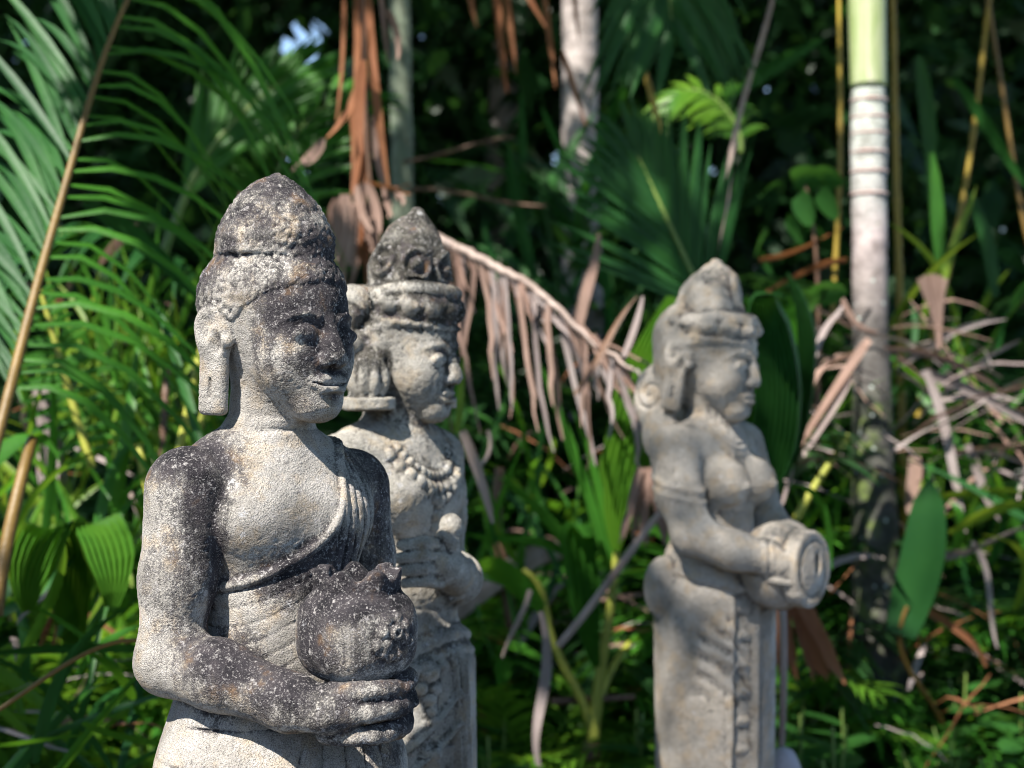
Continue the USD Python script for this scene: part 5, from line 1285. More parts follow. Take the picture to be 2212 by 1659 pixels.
# the pale fan-shaped dry sheath
p = thing('pale_sheath', 'pale fan-shaped dry sheath standing right of the golden cane', 'dry leaf')
for k in range(7):
    x = (k - 3) / 3
    put(p, 'strip', blade(path3([(2028, 760, 4.9), (2026 + 4 * x, 700, 4.9), (2020 + 12 * x, 650, 4.88), (2014 + 30 * x, 592 + 10 * x * x, 4.86)], 8), (1, -0.2 * x, 0.05), 0.0095 * np.array([0.6, 0.7, 0.8, 1, 1.15, 1.25, 1.2, 0.7]), 0.3), DRY)
# right: spoon-shaped leaf with its stalk
m = put('/World', 'spoon_leaf', broad(path3([(1945, 1372, 4.4), (1965, 1310, 4.4), (1988, 1230, 4.38), (2003, 1130, 4.36), (2008, 1030, 4.36)], 14), np.array([1, -0.25, 0.05]), 0.066), LEAF_DARK)
tag(stage.GetPrimAtPath(m), 'upright spoon-shaped green leaf right of the areca palm trunk', 'leaf')
rod('leaf_stalk', 'reddish stalk under the spoon-shaped leaf', [(2045, 1640, 4.6), (1985, 1480, 4.5), (1944, 1380, 4.42), (1960, 1310, 4.4)], [0.009, 0.007], RACHIS, cat='stalk')
# behind the woman statue on the right: pleated green leaf panels
for lab, mk, W, lat, mt in [
        ('pleated dark green leaf panel just right of the woman statue face', [(1650, 1090, 3.75), (1672, 950, 3.75), (1675, 780, 3.7), (1650, 650, 3.6), (1690, 640, 3.5)], 0.062, (1, -0.3, 0), LEAF_DARK),
        ('bright pleated leaf bending over right of the woman statue face', [(1665, 980, 3.95), (1640, 760, 3.95), (1652, 660, 3.9), (1680, 690, 3.8), (1678, 850, 3.75)], 0.06, (1, -0.4, 0), LEAF),
        ('tall pleated leaf with a pointed tip left of the areca palm trunk', [(1712, 1000, 4.1), (1730, 850, 4.1), (1738, 720, 4.1), (1700, 590, 4.1)], 0.034, (1, -0.3, 0), LEAF_DARK)]:
    m = put('/World', 'pleated_leaf', pleated(path3(mk, 18), lat, W * np.interp(np.linspace(0, 1, 18), [0, 0.25, 0.7, 1], [0.4, 1, 0.9, 0.12]), 9, 0.010), mt, smooth=20)
    tag(stage.GetPrimAtPath(m), lab, 'leaf')
# middle: the young coconut palm between the statues
p = thing('young_palm', 'young coconut palm with yellow stalks growing between the crowned figure and the woman statue', 'palm')
Y = 4.3
for mk, r in [([(1282, 1640, Y), (1290, 1500, Y), (1310, 1370, Y), (1325, 1260, Y), (1338, 1130, Y), (1375, 950, Y), (1425, 740, Y)], [0.020, 0.017, 0.013, 0.010, 0.006, 0.004]),
              ([(1275, 1640, Y), (1240, 1480, Y), (1190, 1370, Y), (1175, 1290, Y), (1130, 1230, Y)], [0.017, 0.013, 0.008]),
              ([(1286, 1640, Y), (1300, 1500, Y + 0.1), (1330, 1430, Y + 0.2), (1360, 1390, Y + 0.3)], [0.014, 0.010])]:
    put(p, 'stalk', tube_mesh(path3(mk, 24), r), CANE_GREEN)
put(p, 'stem', tube_mesh(path3([(1272, 1830, Y), (1274, 1720, Y), (1278, 1600, Y)], 8), [0.05, 0.042, 0.028], 10), STICK_DARK)
put(p, 'pleated_blade', pleated(path3([(1330, 1190, Y - 0.03), (1345, 1060, Y - 0.03), (1375, 930, Y - 0.03), (1425, 720, Y - 0.03), (1450, 640, Y)], 20), (1, -0.2, 0.15), 0.105 * np.interp(np.linspace(0, 1, 20), [0, 0.3, 0.65, 1], [0.12, 0.85, 0.9, 0.15]), 9, 0.009), LEAF_MIX, smooth=20)
put(p, 'folded_blade', pleated(path3([(1290, 1440, Y - 0.05), (1275, 1340, Y - 0.05), (1262, 1220, Y - 0.05), (1252, 1140, Y - 0.08), (1268, 1160, Y - 0.16)], 18), (1, 0.5, 0), 0.055 * np.interp(np.linspace(0, 1, 18), [0, 0.4, 0.8, 1], [0.25, 1, 1, 0.3]), 5, 0.010), LEAF, smooth=20)
for mk, w in [([(1305, 1290, Y), (1240, 1200, Y), (1160, 1100, Y), (1075, 1030, Y)], 0.046), ([(1320, 1250, Y), (1270, 1080, Y), (1220, 930, Y), (1160, 770, Y)], 0.044), ([(1325, 1230, Y), (1300, 1100, Y), (1265, 960, Y), (1235, 880, Y)], 0.036),
              ([(1180, 1330, Y), (1090, 1240, Y - 0.1), (1040, 1225, Y - 0.2), (985, 1290, Y - 0.3)], 0.075), ([(1240, 1215, Y), (1150, 1170, Y), (1080, 1165, Y), (1000, 1150, Y)], 0.034), ([(1160, 1310, Y), (1100, 1265, Y), (1050, 1250, Y), (1010, 1235, Y)], 0.02),
              ([(1350, 1130, Y), (1400, 1130, Y), (1430, 1150, Y), (1480, 1200, Y)], 0.036), ([(1345, 1190, Y), (1400, 1180, Y), (1440, 1195, Y), (1490, 1250, Y)], 0.034), ([(1340, 1240, Y), (1400, 1240, Y), (1440, 1260, Y), (1480, 1330, Y)], 0.034), ([(1360, 1390, Y + 0.3), (1390, 1370, Y + 0.3), (1430, 1360, Y + 0.3), (1480, 1380, Y + 0.3)], 0.05)]:
    s = np.linspace(0, 1, 14)
    put(p, 'leaflet', blade(path3(mk, 14), (0.35, -0.5, 0.75), w * 0.5 * np.interp(s, [0, 0.2, 0.55, 0.85, 1], [0.4, 1, 1, 0.55, 0.04]), 0.25), LEAF)
for k in range(18):
    t = 0.15 + 0.8 * k / 18; i = int(t * 23); Cq = path3([(1325, 1260, Y), (1338, 1130, Y), (1375, 950, Y), (1425, 740, Y)], 24)
for lab, mk, r, mt in [
        ('long pale dead stick leaning between the young palm and the woman statue', [(1205, 1395, 4.0), (1290, 1290, 4.0), (1370, 1180, 4.0), (1440, 1090, 4.0)], [0.010, 0.011, 0.009], STICK),
        ('forked dry stick left of the young palm', [(1145, 1275, 4.0), (1125, 1330, 4.0), (1105, 1370, 4.0), (1085, 1420, 4.0)], [0.008, 0.007, 0.003], STICK),
        ('fallen grey log behind the crowned figure', [(960, 1330, 4.4), (1040, 1270, 4.5), (1120, 1220, 4.6), (1200, 1190, 4.8)], [0.045, 0.04, 0.035], STICK),
        ('dead stick lying across the foot of the young palm', [(1190, 1515, 4.3), (1290, 1510, 4.35), (1370, 1505, 4.4)], [0.012, 0.009], STICK_DARK),
        ('grey stalk in the shade under the dead frond', [(1080, 1010, 4.6), (1075, 1120, 4.6), (1090, 1250, 4.6), (1110, 1400, 4.6)], [0.016, 0.020], STICK_DARK),
        ('two-pronged dry twig under the dead frond', [(1055, 930, 4.1), (1050, 990, 4.1), (1030, 1010, 4.1)], [0.006, 0.005], STICK)]:
    rod('dead_stick', lab, mk, r, mt, cat='stick')
strap('dead_leaf', 'curved brown dead leaf strap hanging left of the young palm', [(1170, 1320, 4.0), (1183, 1390, 4.0), (1180, 1470, 4.0), (1163, 1560, 4.0), (1175, 1680, 4.0)], 0.034, DRY_GREY, lat=(1, -0.5, 0), cat='dry leaf', prof=[0.5, 0.8, 1, 0.9, 0.6, 0.4], fold=0.5, n=20)
bracts('dry_bundle', 'bundle of reddish dry leaflets hanging below the jar of the woman statue', [(1690, 1240, 4.2), (1715, 1360, 4.2), (1745, 1470, 4.2)], 0.085, 13, DRY_RUST, 'dead frond', 15, spread=0.9)
bracts('dry_bundle', 'pinkish dry leaflets left of the waist of the woman statue', [(1395, 1010, 4.1), (1390, 1080, 4.1), (1385, 1170, 4.1)], 0.06, 8, DRY, 'dead frond', 16, spread=0.9)
rod('dead_stick', 'straight dry stalk standing on the pale husk beside the woman statue', [(1688, 1610, 3.45), (1692, 1480, 3.45), (1690, 1320, 3.5), (1680, 1240, 3.6)], [0.008, 0.009, 0.011], STICK, cat='stalk')
hv = meshkit.arrays(__import__('trimesh').creation.icosphere(4, 1.0))
V = hv[0] * [0.047, 0.05, 0.085]; V = V + unit(V) * ((meshkit.fbm(V * 22, 3, 2) - 0.5) * 0.012)[:, None]; V[:, 0] += 0.35 * (V[:, 2] < 0) * 0.0
c = at(1692, 1690, 3.4)
m = put('/World', 'pale_husk', (V + c, hv[1]), HUSK)
tag(stage.GetPrimAtPath(m), 'smooth pale grey husk at the foot of the woman statue', 'husk')
rod('dead_stick', 'dark stick that carries the pale husk off the ground', [(1692, 1730, 3.42), (1695, 1900, 3.42), (1700, 2080, 3.42)], [0.018, 0.02], STICK_DARK, cat='stick')

# reedy undergrowth: upright narrow leaves in clumps
def reeds(label, marks, n, seed, L, w, mats, lean=0.35):
    rg = np.random.default_rng(seed); p = thing('reed_clump', label, 'plant')
    for k in range(n):
        u, v, y, r = marks[int(rg.integers(len(marks)))]
        c = at(u, v, y) + rg.normal(0, r, 3) * [1, 1.0, 0.6]; l = L * rg.uniform(0.55, 1.25)
        d = unit([rg.normal(0, lean), rg.normal(0, lean), 1.0]); t = np.linspace(0, 1, 9)[:, None]; a = rg.uniform(0, 2 * math.pi)
        Q = c - UP * l * 0.5 + d * l * t + np.array([math.cos(a), math.sin(a), -0.5]) * l * rg.uniform(0.05, 0.5) * t ** 2.5
        put(p, 'leaf', blade(Q, unit([1, rg.uniform(-1, 1), 0.1]), w * rg.uniform(0.5, 1.15) * np.array([0.5, 0.8, 1, 1, 1, 0.9, 0.75, 0.45, 0.03]), 0.3), mats[int(rg.integers(len(mats)))])
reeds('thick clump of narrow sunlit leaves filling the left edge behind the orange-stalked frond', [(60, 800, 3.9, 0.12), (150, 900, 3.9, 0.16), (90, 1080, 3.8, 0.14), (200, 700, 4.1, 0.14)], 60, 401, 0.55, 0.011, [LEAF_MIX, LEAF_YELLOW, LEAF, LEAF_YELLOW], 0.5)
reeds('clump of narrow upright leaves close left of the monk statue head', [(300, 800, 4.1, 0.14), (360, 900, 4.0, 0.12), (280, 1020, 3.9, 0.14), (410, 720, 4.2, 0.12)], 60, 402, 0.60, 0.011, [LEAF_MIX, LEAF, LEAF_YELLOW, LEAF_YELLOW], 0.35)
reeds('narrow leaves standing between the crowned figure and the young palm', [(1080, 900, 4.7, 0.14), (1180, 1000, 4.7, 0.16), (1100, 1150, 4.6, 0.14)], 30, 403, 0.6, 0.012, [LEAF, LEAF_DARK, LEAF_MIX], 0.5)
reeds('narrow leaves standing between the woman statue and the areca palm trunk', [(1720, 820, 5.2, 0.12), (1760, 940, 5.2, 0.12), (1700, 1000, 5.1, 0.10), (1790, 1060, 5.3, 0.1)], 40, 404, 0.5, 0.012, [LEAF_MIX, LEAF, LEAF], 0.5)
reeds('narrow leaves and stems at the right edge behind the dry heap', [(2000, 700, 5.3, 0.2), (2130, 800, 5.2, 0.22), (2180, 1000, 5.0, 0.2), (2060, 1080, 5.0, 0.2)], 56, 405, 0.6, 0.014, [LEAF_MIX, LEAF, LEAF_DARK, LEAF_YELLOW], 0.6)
reeds('dark leaves added in front of the far coconut trunk to stand for shade', [(1230, 330, 6.3, 0.12), (1270, 420, 6.3, 0.14), (1240, 540, 6.2, 0.14), (1280, 270, 6.4, 0.08)], 44, 407, 0.7, 0.022, [LEAF_DARK, LEAF_FAR, LEAF_FAR], 0.9)  # added to darken the lower trunk where only shade falls
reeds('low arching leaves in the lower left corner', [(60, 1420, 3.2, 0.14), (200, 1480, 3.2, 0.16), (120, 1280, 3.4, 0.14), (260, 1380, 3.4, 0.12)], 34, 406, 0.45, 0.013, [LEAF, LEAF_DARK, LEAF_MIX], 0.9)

# heaps of dry strips thrown over the plants
def heap(label, marks, n, seed, L, w, mats, slope=0.35):
    """Dry strips lying criss-cross round the given (u, v, depth, spread) marks."""
    rg = np.random.default_rng(seed); p = thing('dry_heap', label, 'dry leaves')
    for k in range(n):
        u, v, y, r = marks[int(rg.integers(len(marks)))]
        c = at(u, v, y) + rg.normal(0, r, 3) * [1, 0.7, 0.8]; a = rg.uniform(0, 2 * math.pi)
        d = unit([math.cos(a), 0.6 * math.sin(a), rg.normal(-0.1, slope)]); l = L * rg.uniform(0.5, 1.3); t = np.linspace(-0.5, 0.5, 8)[:, None]
        Q = c + d * l * t - UP * l * 0.35 * t ** 2 + np.cumsum(rg.normal(0, 0.004, (8, 3)), 0)
        put(p, 'strip', blade(Q, unit(np.cross(d, UP) + rg.normal(0, 0.4, 3)), w * rg.uniform(0.5, 1.1) * np.array([0.4, 0.8, 1, 1, 0.9, 0.8, 0.5, 0.15]), 0.4), mats[int(rg.integers(len(mats)))])
heap('pale dry leaf strips heaped over the plants right of the areca palm trunk', [(2010, 820, 4.9, 0.16), (2120, 850, 4.9, 0.2), (2060, 960, 4.8, 0.2), (1980, 760, 5.0, 0.12), (2180, 960, 4.8, 0.18)], 46, 301, 0.42, 0.013, [DRY, DRY_GREY, DRY])
heap('dry leaf strips caught between the woman statue and the areca palm trunk', [(1770, 830, 4.6, 0.1), (1740, 950, 4.6, 0.14), (1800, 700, 4.8, 0.1)], 16, 302, 0.36, 0.012, [DRY, DRY_GREY])
heap('dry strips lying over the low plants at the left edge', [(80, 700, 4.3, 0.2), (180, 950, 4.2, 0.25), (250, 620, 4.5, 0.2), (200, 1280, 3.8, 0.16), (120, 1480, 3.3, 0.14)], 34, 303, 0.34, 0.011, [DRY, DRY_GREY, DRY_RUST])
heap('dim fallen fronds littering the ground behind the young palm', [(1100, 1350, 4.9, 0.2), (1220, 1420, 4.8, 0.25), (1400, 1480, 4.6, 0.2), (1330, 1000, 4.9, 0.2)], 40, 304, 0.40, 0.013, [DRY_GREY, DRY, DRY_RUST])
heap('brown fallen strips in the shade at the lower right', [(2080, 1280, 4.9, 0.25), (2000, 1450, 4.8, 0.2), (2180, 1600, 4.4, 0.2), (1830, 1300, 4.8, 0.15)], 36, 305, 0.36, 0.012, [DRY_RUST, DRY_GREY])

# ------------------------------------------------------------------ seedlings and ground cover
def herb(seed, n=7, L=0.05, H=0.12):
    rg = np.random.default_rng(seed); ls, st = [], []
    for k in range(3):
        top = np.array([rg.normal(0, 0.05), rg.normal(0, 0.05), H * rg.uniform(0.6, 1.2)])
        st.append(tube_mesh(spline([[0, 0, -0.03], top * [0.4, 0.4, 0.6], top], 5), 0.0025, 4))
        for j in range(n):
            a = rg.uniform(0, 2 * math.pi); d = np.array([math.cos(a), math.sin(a), rg.uniform(-0.1, 0.5)]); l = L * rg.uniform(0.7, 1.3); b = top * [1, 1, rg.uniform(0.55, 1.0)]
            s = np.linspace(0, 1, 6)[:, None]
            ls.append(broad(b + d * l * s - np.array([0, 0, 0.3]) * l * s ** 2, np.cross(d, UP) + rg.normal(0, 0.15, 3), l * 0.30))
    return ls, st
HERBS = []
for k in range(3):
    path = f'/World/seedling' if k == 0 else f'/World/seedling_{k:03d}'
    HERBS.append((path, herb(50 + k, (6, 8, 5)[k], (0.055, 0.045, 0.07)[k], (0.13, 0.10, 0.20)[k])))
rg = np.random.default_rng(77)
spots = []
def sow(u0, u1, y0, y1, n):
    for _ in range(n):
        y = rg.uniform(y0, y1); x = at(rg.uniform(u0, u1), 0, y)[0]; spots.append((x, y))
sow(1030, 1260, 3.4, 4.6, 26); sow(1690, 1830, 3.7, 4.8, 22); sow(1940, 2240, 4.0, 5.6, 46); sow(1260, 1420, 3.9, 5.0, 12); sow(-40, 380, 3.2, 5.0, 22)
for i, (x, y) in enumerate(spots):
    k = i if i < 3 else int(rg.integers(0, 3))
    z = float(ground_z(np.array(x), np.array(y)))
    path = f'/World/seedling' if i == 0 else f'/World/seedling_{i:03d}'
    X = UsdGeom.Xform.Define(stage, path); X.AddTranslateOp().Set(Gf.Vec3d(x, y, z)); X.AddRotateZOp().Set(float(rg.uniform(0, 360))); s = float(rg.uniform(1.1, 2.0)); X.AddScaleOp().Set(Gf.Vec3f(s, s, s))
    tag(X.GetPrim(), 'small bright green leafy seedling on the dark forest floor', 'seedling', 'seedlings on the forest floor')
    if i < 3:
        ls, st = HERBS[i][1]
        put(path, 'leaves', joined(ls), LEAF_HERB); put(path, 'stems', joined(st), STEM_GREEN)
    else:
        X.GetPrim().GetReferences().AddInternalReference(HERBS[k][0]); X.GetPrim().SetInstanceable(True)
rg = np.random.default_rng(91); gc = []
for _ in range(1500):
    y = 3.0 + 5.5 * rg.random() ** 1.3; x = rg.uniform(-0.42, 0.42) * y * 1.05; n = meshkit.noise(np.array([x * 1.1, y * 1.1, 0.5]), 6)
    if n < 0.48:
        continue
    z = float(ground_z(np.array(x), np.array(y))) + rg.uniform(0.005, 0.10) * (n - 0.3) * 1.6
    a = rg.uniform(0, 2 * math.pi); d = np.array([math.cos(a), math.sin(a), rg.uniform(-0.1, 0.4)]); l = rg.uniform(0.03, 0.10)
    s = np.linspace(0, 1, 4)[:, None]
    gc.append(broad(np.array([x, y, z]) + d * l * s - np.array([0, 0, 0.3]) * l * s ** 2, np.cross(d, UP) + rg.normal(0, 0.2, 3), l * 0.32))
m = put('/World', 'ground_cover', joined(gc), LEAF_HERB)
tag(stage.GetPrimAtPath(m), 'low green ground cover over the forest floor', 'ground cover', kind='stuff')
lt = []
for _ in range(2600):
    y = 2.6 + 5.5 * rg.random(); x = rg.uniform(-0.42, 0.42) * y * 1.1; z = float(ground_z(np.array(x), np.array(y)))
    a = rg.uniform(0, 2 * math.pi); d = np.array([math.cos(a), math.sin(a), rg.uniform(-0.05, 0.25)]); l = rg.uniform(0.06, 0.30)
    s = np.linspace(0, 1, 4)[:, None]
    lt.append(blade(np.array([x, y, z + rg.uniform(0.004, 0.05)]) + d * l * s + rg.normal(0, 0.006, (4, 3)), np.cross(d, UP) + rg.normal(0, 0.3, 3), rg.uniform(0.006, 0.02) * np.array([0.5, 1, 0.9, 0.2]), 0.3))
for nm, sel, mt in (('leaf_litter', lt[::2], DRY), ('dark_leaf_litter', lt[1::2], DRY_RUST)):
    m = put('/World', nm, joined(sel), mt)
    tag(stage.GetPrimAtPath(m), 'fallen dry leaf strips on the forest floor' if nm == 'leaf_litter' else 'darker rusty fallen leaves between the dry strips', 'leaf litter', kind='stuff')
# ------------------------------------------------------------------ understorey palms behind, three kinds repeated
def clump(path, seed, nf, L, leafL, W, mat, spread):
    rg = np.random.default_rng(seed)
    for k in range(nf):
        a = 2 * math.pi * (k + rg.uniform(-0.3, 0.3)) / nf; e = rg.uniform(*spread)
        d = np.array([math.cos(a) * math.cos(e), math.sin(a) * math.cos(e), math.sin(e)]); l = L * rg.uniform(0.75, 1.15)
        s = np.linspace(0, 1, 14)[:, None]
        C = d * l * s + np.array([math.cos(a), math.sin(a), 0]) * 0.25 * l * s ** 2 - UP * 0.45 * l * s ** 2.5
        out = np.array([math.cos(a), math.sin(a), 0]); up = unit(np.cross(np.cross(d, UP), d)) + 1e-3
        fr = put(path, 'frond', joined([tube_mesh(C, [0.011, 0.004], 5)] + leaflets(C, up, 20, leafL, W, a0=68, a1=32, droop=0.35, t0=0.22, seed=seed * 31 + k, seg=5, lift=0.25)), mat)
PROTO = [(5, 9, 1.7, 0.42, 0.032, LEAF_FAR, (0.7, 1.35)), (6, 10, 1.25, 0.36, 0.028, LEAF, (0.5, 1.3)), (7, 8, 2.3, 0.55, 0.040, LEAF_FAR, (0.8, 1.4)), (8, 11, 1.15, 0.30, 0.022, LEAF_MIX, (0.6, 1.4))]
rg = np.random.default_rng(17)
CL = [(-1.55, 4.9, 1, 1.0), (-1.05, 5.4, 1, 1.1), (-1.9, 5.9, 0, 1.1), (-0.35, 5.9, 0, 0.9), (0.15, 5.3, 1, 0.75), (0.62, 5.2, 1, 0.85), (0.95, 5.9, 0, 1.1), (1.75, 5.8, 1, 1.0), (2.1, 6.4, 0, 1.1), (1.35, 6.4, 2, 1.0), (-0.9, 6.6, 2, 1.0), (0.3, 7.0, 2, 1.05), (-2.3, 7.2, 2, 1.1), (2.7, 7.4, 2, 1.1), (1.2, 7.8, 2, 1.2), (-1.3, 8.0, 2, 1.15), (-0.2, 8.4, 2, 1.2), (2.0, 8.6, 2, 1.2), (-2.8, 8.8, 2, 1.2), (0.75, 6.3, 0, 1.0), (-0.62, 4.9, 1, 0.7), (1.5, 5.1, 1, 0.7), (-1.15, 3.9, 3, 0.95), (-0.95, 4.3, 3, 1.0), (-1.42, 4.3, 3, 1.1), (-0.72, 4.5, 3, 0.85), (-1.3, 4.8, 3, 1.1), (1.62, 5.0, 0, 0.6), (1.85, 5.3, 0, 0.8), (-1.05, 3.4, 3, 0.7), (0.25, 4.9, 3, 0.7), (0.95, 5.3, 3, 0.8), (0.05, 4.5, 3, 0.8), (0.3, 5.4, 1, 1.0), (-0.25, 5.2, 1, 1.0), (0.72, 6.5, 2, 1.1), (0.55, 6.2, 0, 1.3), (0.75, 4.7, 3, 0.75), (1.15, 5.6, 1, 1.15), (1.5, 5.9, 0, 1.2), (2.2, 5.8, 0, 1.1), (0.5, 6.0, 1, 1.25), (-0.3, 6.4, 3, 1.4), (-1.7, 5.2, 3, 1.3), (1.9, 6.6, 3, 1.5), (0.1, 7.4, 2, 1.3), (0.9, 7.0, 2, 1.25), (1.6, 7.2, 2, 1.3), (-0.75, 5.8, 1, 1.3)]
first = {}
UND = {0: ('dark green understory palm of middling height in the shade behind the statues', 'palm', 'dark middling understory palms'), 1: ('low leafy palm with mid-green fronds close behind the statues', 'palm', 'low leafy palms'),
       2: ('tall dim palm with long arching fronds far back in the jungle', 'palm', 'tall dim palms far back'), 3: ('young palm with many fine bright green leaflets among the undergrowth', 'palm', 'fine-leaved young palms')}
for i, (x, y, k, s) in enumerate(CL):
    path = numbered('/World', 'understory_palm')
    X = UsdGeom.Xform.Define(stage, path); X.AddTranslateOp().Set(Gf.Vec3d(x, y, float(ground_z(np.array(x), np.array(y))))); X.AddRotateZOp().Set(float(rg.uniform(0, 360))); X.AddScaleOp().Set(Gf.Vec3f(s, s, s))
    tag(X.GetPrim(), *UND[k])
    if k in first:
        X.GetPrim().GetReferences().AddInternalReference(first[k]); X.GetPrim().SetInstanceable(True)
    else:
        first[k] = path
        clump(path, *PROTO[k])

# ------------------------------------------------------------------ the far wall of jungle, one mass
GAP = [(640, 125, 25), (628, 88, 15), (662, 70, 13), (648, 160, 15), (108, 230, 8), (116, 300, 6), (740, 200, 6), (590, 8, 8)]
def in_gap(P, m=0.0):
    u = 1106 + P[:, 0] / P[:, 1] / 0.00032552; v = 829.5 - (P[:, 2] - CAM_Z) / P[:, 1] / 0.00032552
    hit = np.zeros(len(P), bool)
    for a, b, r in GAP:
        hit |= (u - a) ** 2 + (v - b) ** 2 < (r + m) ** 2
    return hit
rg = np.random.default_rng(23); far = []
N_FAR = 30000
y = rg.uniform(8.2, 14.0, N_FAR); x = rg.uniform(-0.62, 0.62, N_FAR) * y; z = rg.random(N_FAR) ** 0.9 * (1.9 + 0.55 * y)
den = meshkit.fbm(np.stack([x, y, z], -1) * 0.8, 3, 40)
keep = den > 0.28
x, y, z = x[keep], y[keep], z[keep]
n = len(x)
a = rg.uniform(0, 2 * math.pi, n); e = rg.uniform(-0.9, 0.4, n); L = rg.uniform(0.16, 0.42, n); W = L * rg.uniform(0.10, 0.26, n)
D = np.stack([np.cos(a) * np.cos(e), np.sin(a) * np.cos(e), np.sin(e)], -1); S = unit(np.cross(D, rg.normal(0, 1, (n, 3))))
P0 = np.stack([x, y, z], -1)
M = P0 + D * (L * 0.5)[:, None]; E = P0 + D * L[:, None] - UP * (L * 0.25)[:, None]
ok = ~(in_gap(P0, 6) | in_gap(M, 9) | in_gap(E, 6))
P0, M, E, S, W = P0[ok], M[ok], E[ok], S[ok], W[ok]
V = np.stack([P0, M - S * W[:, None], E, M + S * W[:, None]], 1)
b = np.arange(len(P0))[:, None] * 4
F = np.vstack([b + [0, 1, 3], b + [1, 2, 3]])
# larger leaves farther back close what is left, but for the few holes where sky shows
n = 15000
y = rg.uniform(11.0, 17.0, n); x = rg.uniform(-0.66, 0.66, n) * y; z = rg.random(n) * (2.2 + 0.62 * y)
a = rg.uniform(0, 2 * math.pi, n); e = rg.uniform(-0.8, 0.5, n); L = rg.uniform(0.45, 1.0, n); W = L * rg.uniform(0.14, 0.26, n)
D = np.stack([np.cos(a) * np.cos(e), np.sin(a) * np.cos(e), np.sin(e)], -1); S = unit(np.cross(D, rg.normal(0, 1, (n, 3)) + [0, 1.5, 0]))
P0 = np.stack([x, y, z], -1); M = P0 + D * (L * 0.5)[:, None]; E = P0 + D * L[:, None] - UP * (L * 0.2)[:, None]
A1, A2 = M - S * W[:, None], M + S * W[:, None]
ok = ~(in_gap(P0, 3) | in_gap(M, 8) | in_gap(E, 3) | in_gap(A1, 3) | in_gap(A2, 3) | in_gap((P0 + M) / 2, 5) | in_gap((E + M) / 2, 5))
V2 = np.stack([P0, A1, E, A2], 1)[ok]
b = np.arange(len(V2))[:, None] * 4 + len(V) * 4
F = np.vstack([F, b + [0, 1, 3], b + [1, 2, 3]]); V = np.vstack([V, V2])
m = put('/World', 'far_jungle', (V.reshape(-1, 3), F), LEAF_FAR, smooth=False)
tag(stage.GetPrimAtPath(m), 'dense dark jungle foliage closing the view behind everything', 'jungle', kind='stuff')

# ------------------------------------------------------------------ the palms overhead, out of the frame, whose crowns shade the jungle
def sun_uv(P):
    """Coordinates across the sun's direction."""
    e1 = unit(np.cross(SUN, UP)); e2 = np.cross(e1, SUN)
    return np.stack([P @ e1, P @ e2], -1)
LIT = []
def lit(P, r, p=1.0):
    LIT.append((np.asarray(P, float), r, p))
for z in np.linspace(0.4, 1.62, 12):
    lit((-0.336, 2.0, z), 0.29)
    lit((-0.206, 2.55, z), 0.185)
lit((-0.15, 1.85, 0.95), 0.3)
for u, v, y, r, pr in [(1876, 60, 4.9, 0.16, 1), (1876, 200, 4.9, 0.16, 1), (1876, 320, 4.9, 0.16, 1), (1876, 440, 4.9, 0.15, 1), (1880, 560, 4.9, 0.12, 0.8),
                       (770, 250, 4.6, 0.16, 0.9), (780, 380, 4.6, 0.18, 0.9), (780, 500, 4.6, 0.34, 1), (780, 420, 4.6, 0.30, 1), (800, 560, 4.5, 0.2, 1), (740, 330, 4.6, 0.12, 0.9), (830, 380, 4.6, 0.12, 0.8), (800, 150, 4.6, 0.1, 0.8),
                       (1253, 40, 7.0, 0.22, 0.8), (1240, 150, 7.0, 0.09, 0.8), (1520, 200, 5.6, 0.22, 0.8), (600, 200, 4.3, 0.12, 0.6), (680, 230, 4.5, 0.16, 0.6),
                       (100, 760, 3.7, 0.34, 0.9), (200, 800, 3.7, 0.34, 0.8), (260, 950, 3.6, 0.34, 0.9), (60, 1000, 3.8, 0.4, 0.9), (330, 1000, 3.9, 0.35, 0.9), (330, 780, 4.1, 0.3, 0.9), (150, 850, 4.2, 0.5, 1), (300, 900, 4.1, 0.4, 1), (250, 650, 4.3, 0.3, 1), (220, 1080, 3.5, 0.16, 0.9), (110, 980, 3.9, 0.16, 0.9), (400, 930, 3.4, 0.13, 1), (150, 1180, 3.1, 0.16, 1), (330, 800, 3.7, 0.16, 0.7), (130, 1300, 3.3, 0.10, 0.6), (300, 1180, 4, 0.12, 0.6),
                       (1100, 650, 4.2, 0.22, 0.6), (1200, 720, 4.2, 0.18, 0.5), (1300, 830, 4.1, 0.14, 0.6), (1340, 950, 4.2, 0.16, 0.7), (1400, 800, 4.3, 0.26, 1), (1350, 1000, 4.3, 0.24, 1), (1270, 1180, 4.3, 0.16, 1), (1180, 1000, 4.3, 0.2, 0.8), (1250, 1160, 4.2, 0.10, 0.7), (1150, 1590, 4.0, 0.12, 0.6), (1050, 1250, 4.1, 0.1, 0.6),
                       (1680, 720, 3.7, 0.08, 0.9), (1730, 800, 4.1, 0.10, 0.7), (1750, 880, 4.5, 0.22, 0.8), (1830, 780, 4.5, 0.12, 0.8), (1950, 800, 5.2, 0.22, 0.8), (1945, 600, 5.3, 0.12, 0.8), (2015, 640, 4.9, 0.14, 1), (2060, 850, 4.8, 0.40, 0.8), (2150, 800, 4.8, 0.36, 0.8), (2030, 980, 4.75, 0.14, 0.6), (1750, 390, 5.0, 0.14, 0.7), (1780, 640, 4.5, 0.08, 0.8), (2025, 520, 5.3, 0.10, 0.8), (2130, 1080, 4.6, 0.14, 0.5), (2100, 1500, 4.6, 0.2, 0.4), (2170, 1600, 4.4, 0.2, 0.4), (1470, 1380, 3.1, 0.025, 1), (1465, 1420, 3.1, 0.025, 1)]:
    lit(at(u, v, y), r, pr)
rg = np.random.default_rng(404)                             # and the chance flecks of any canopy
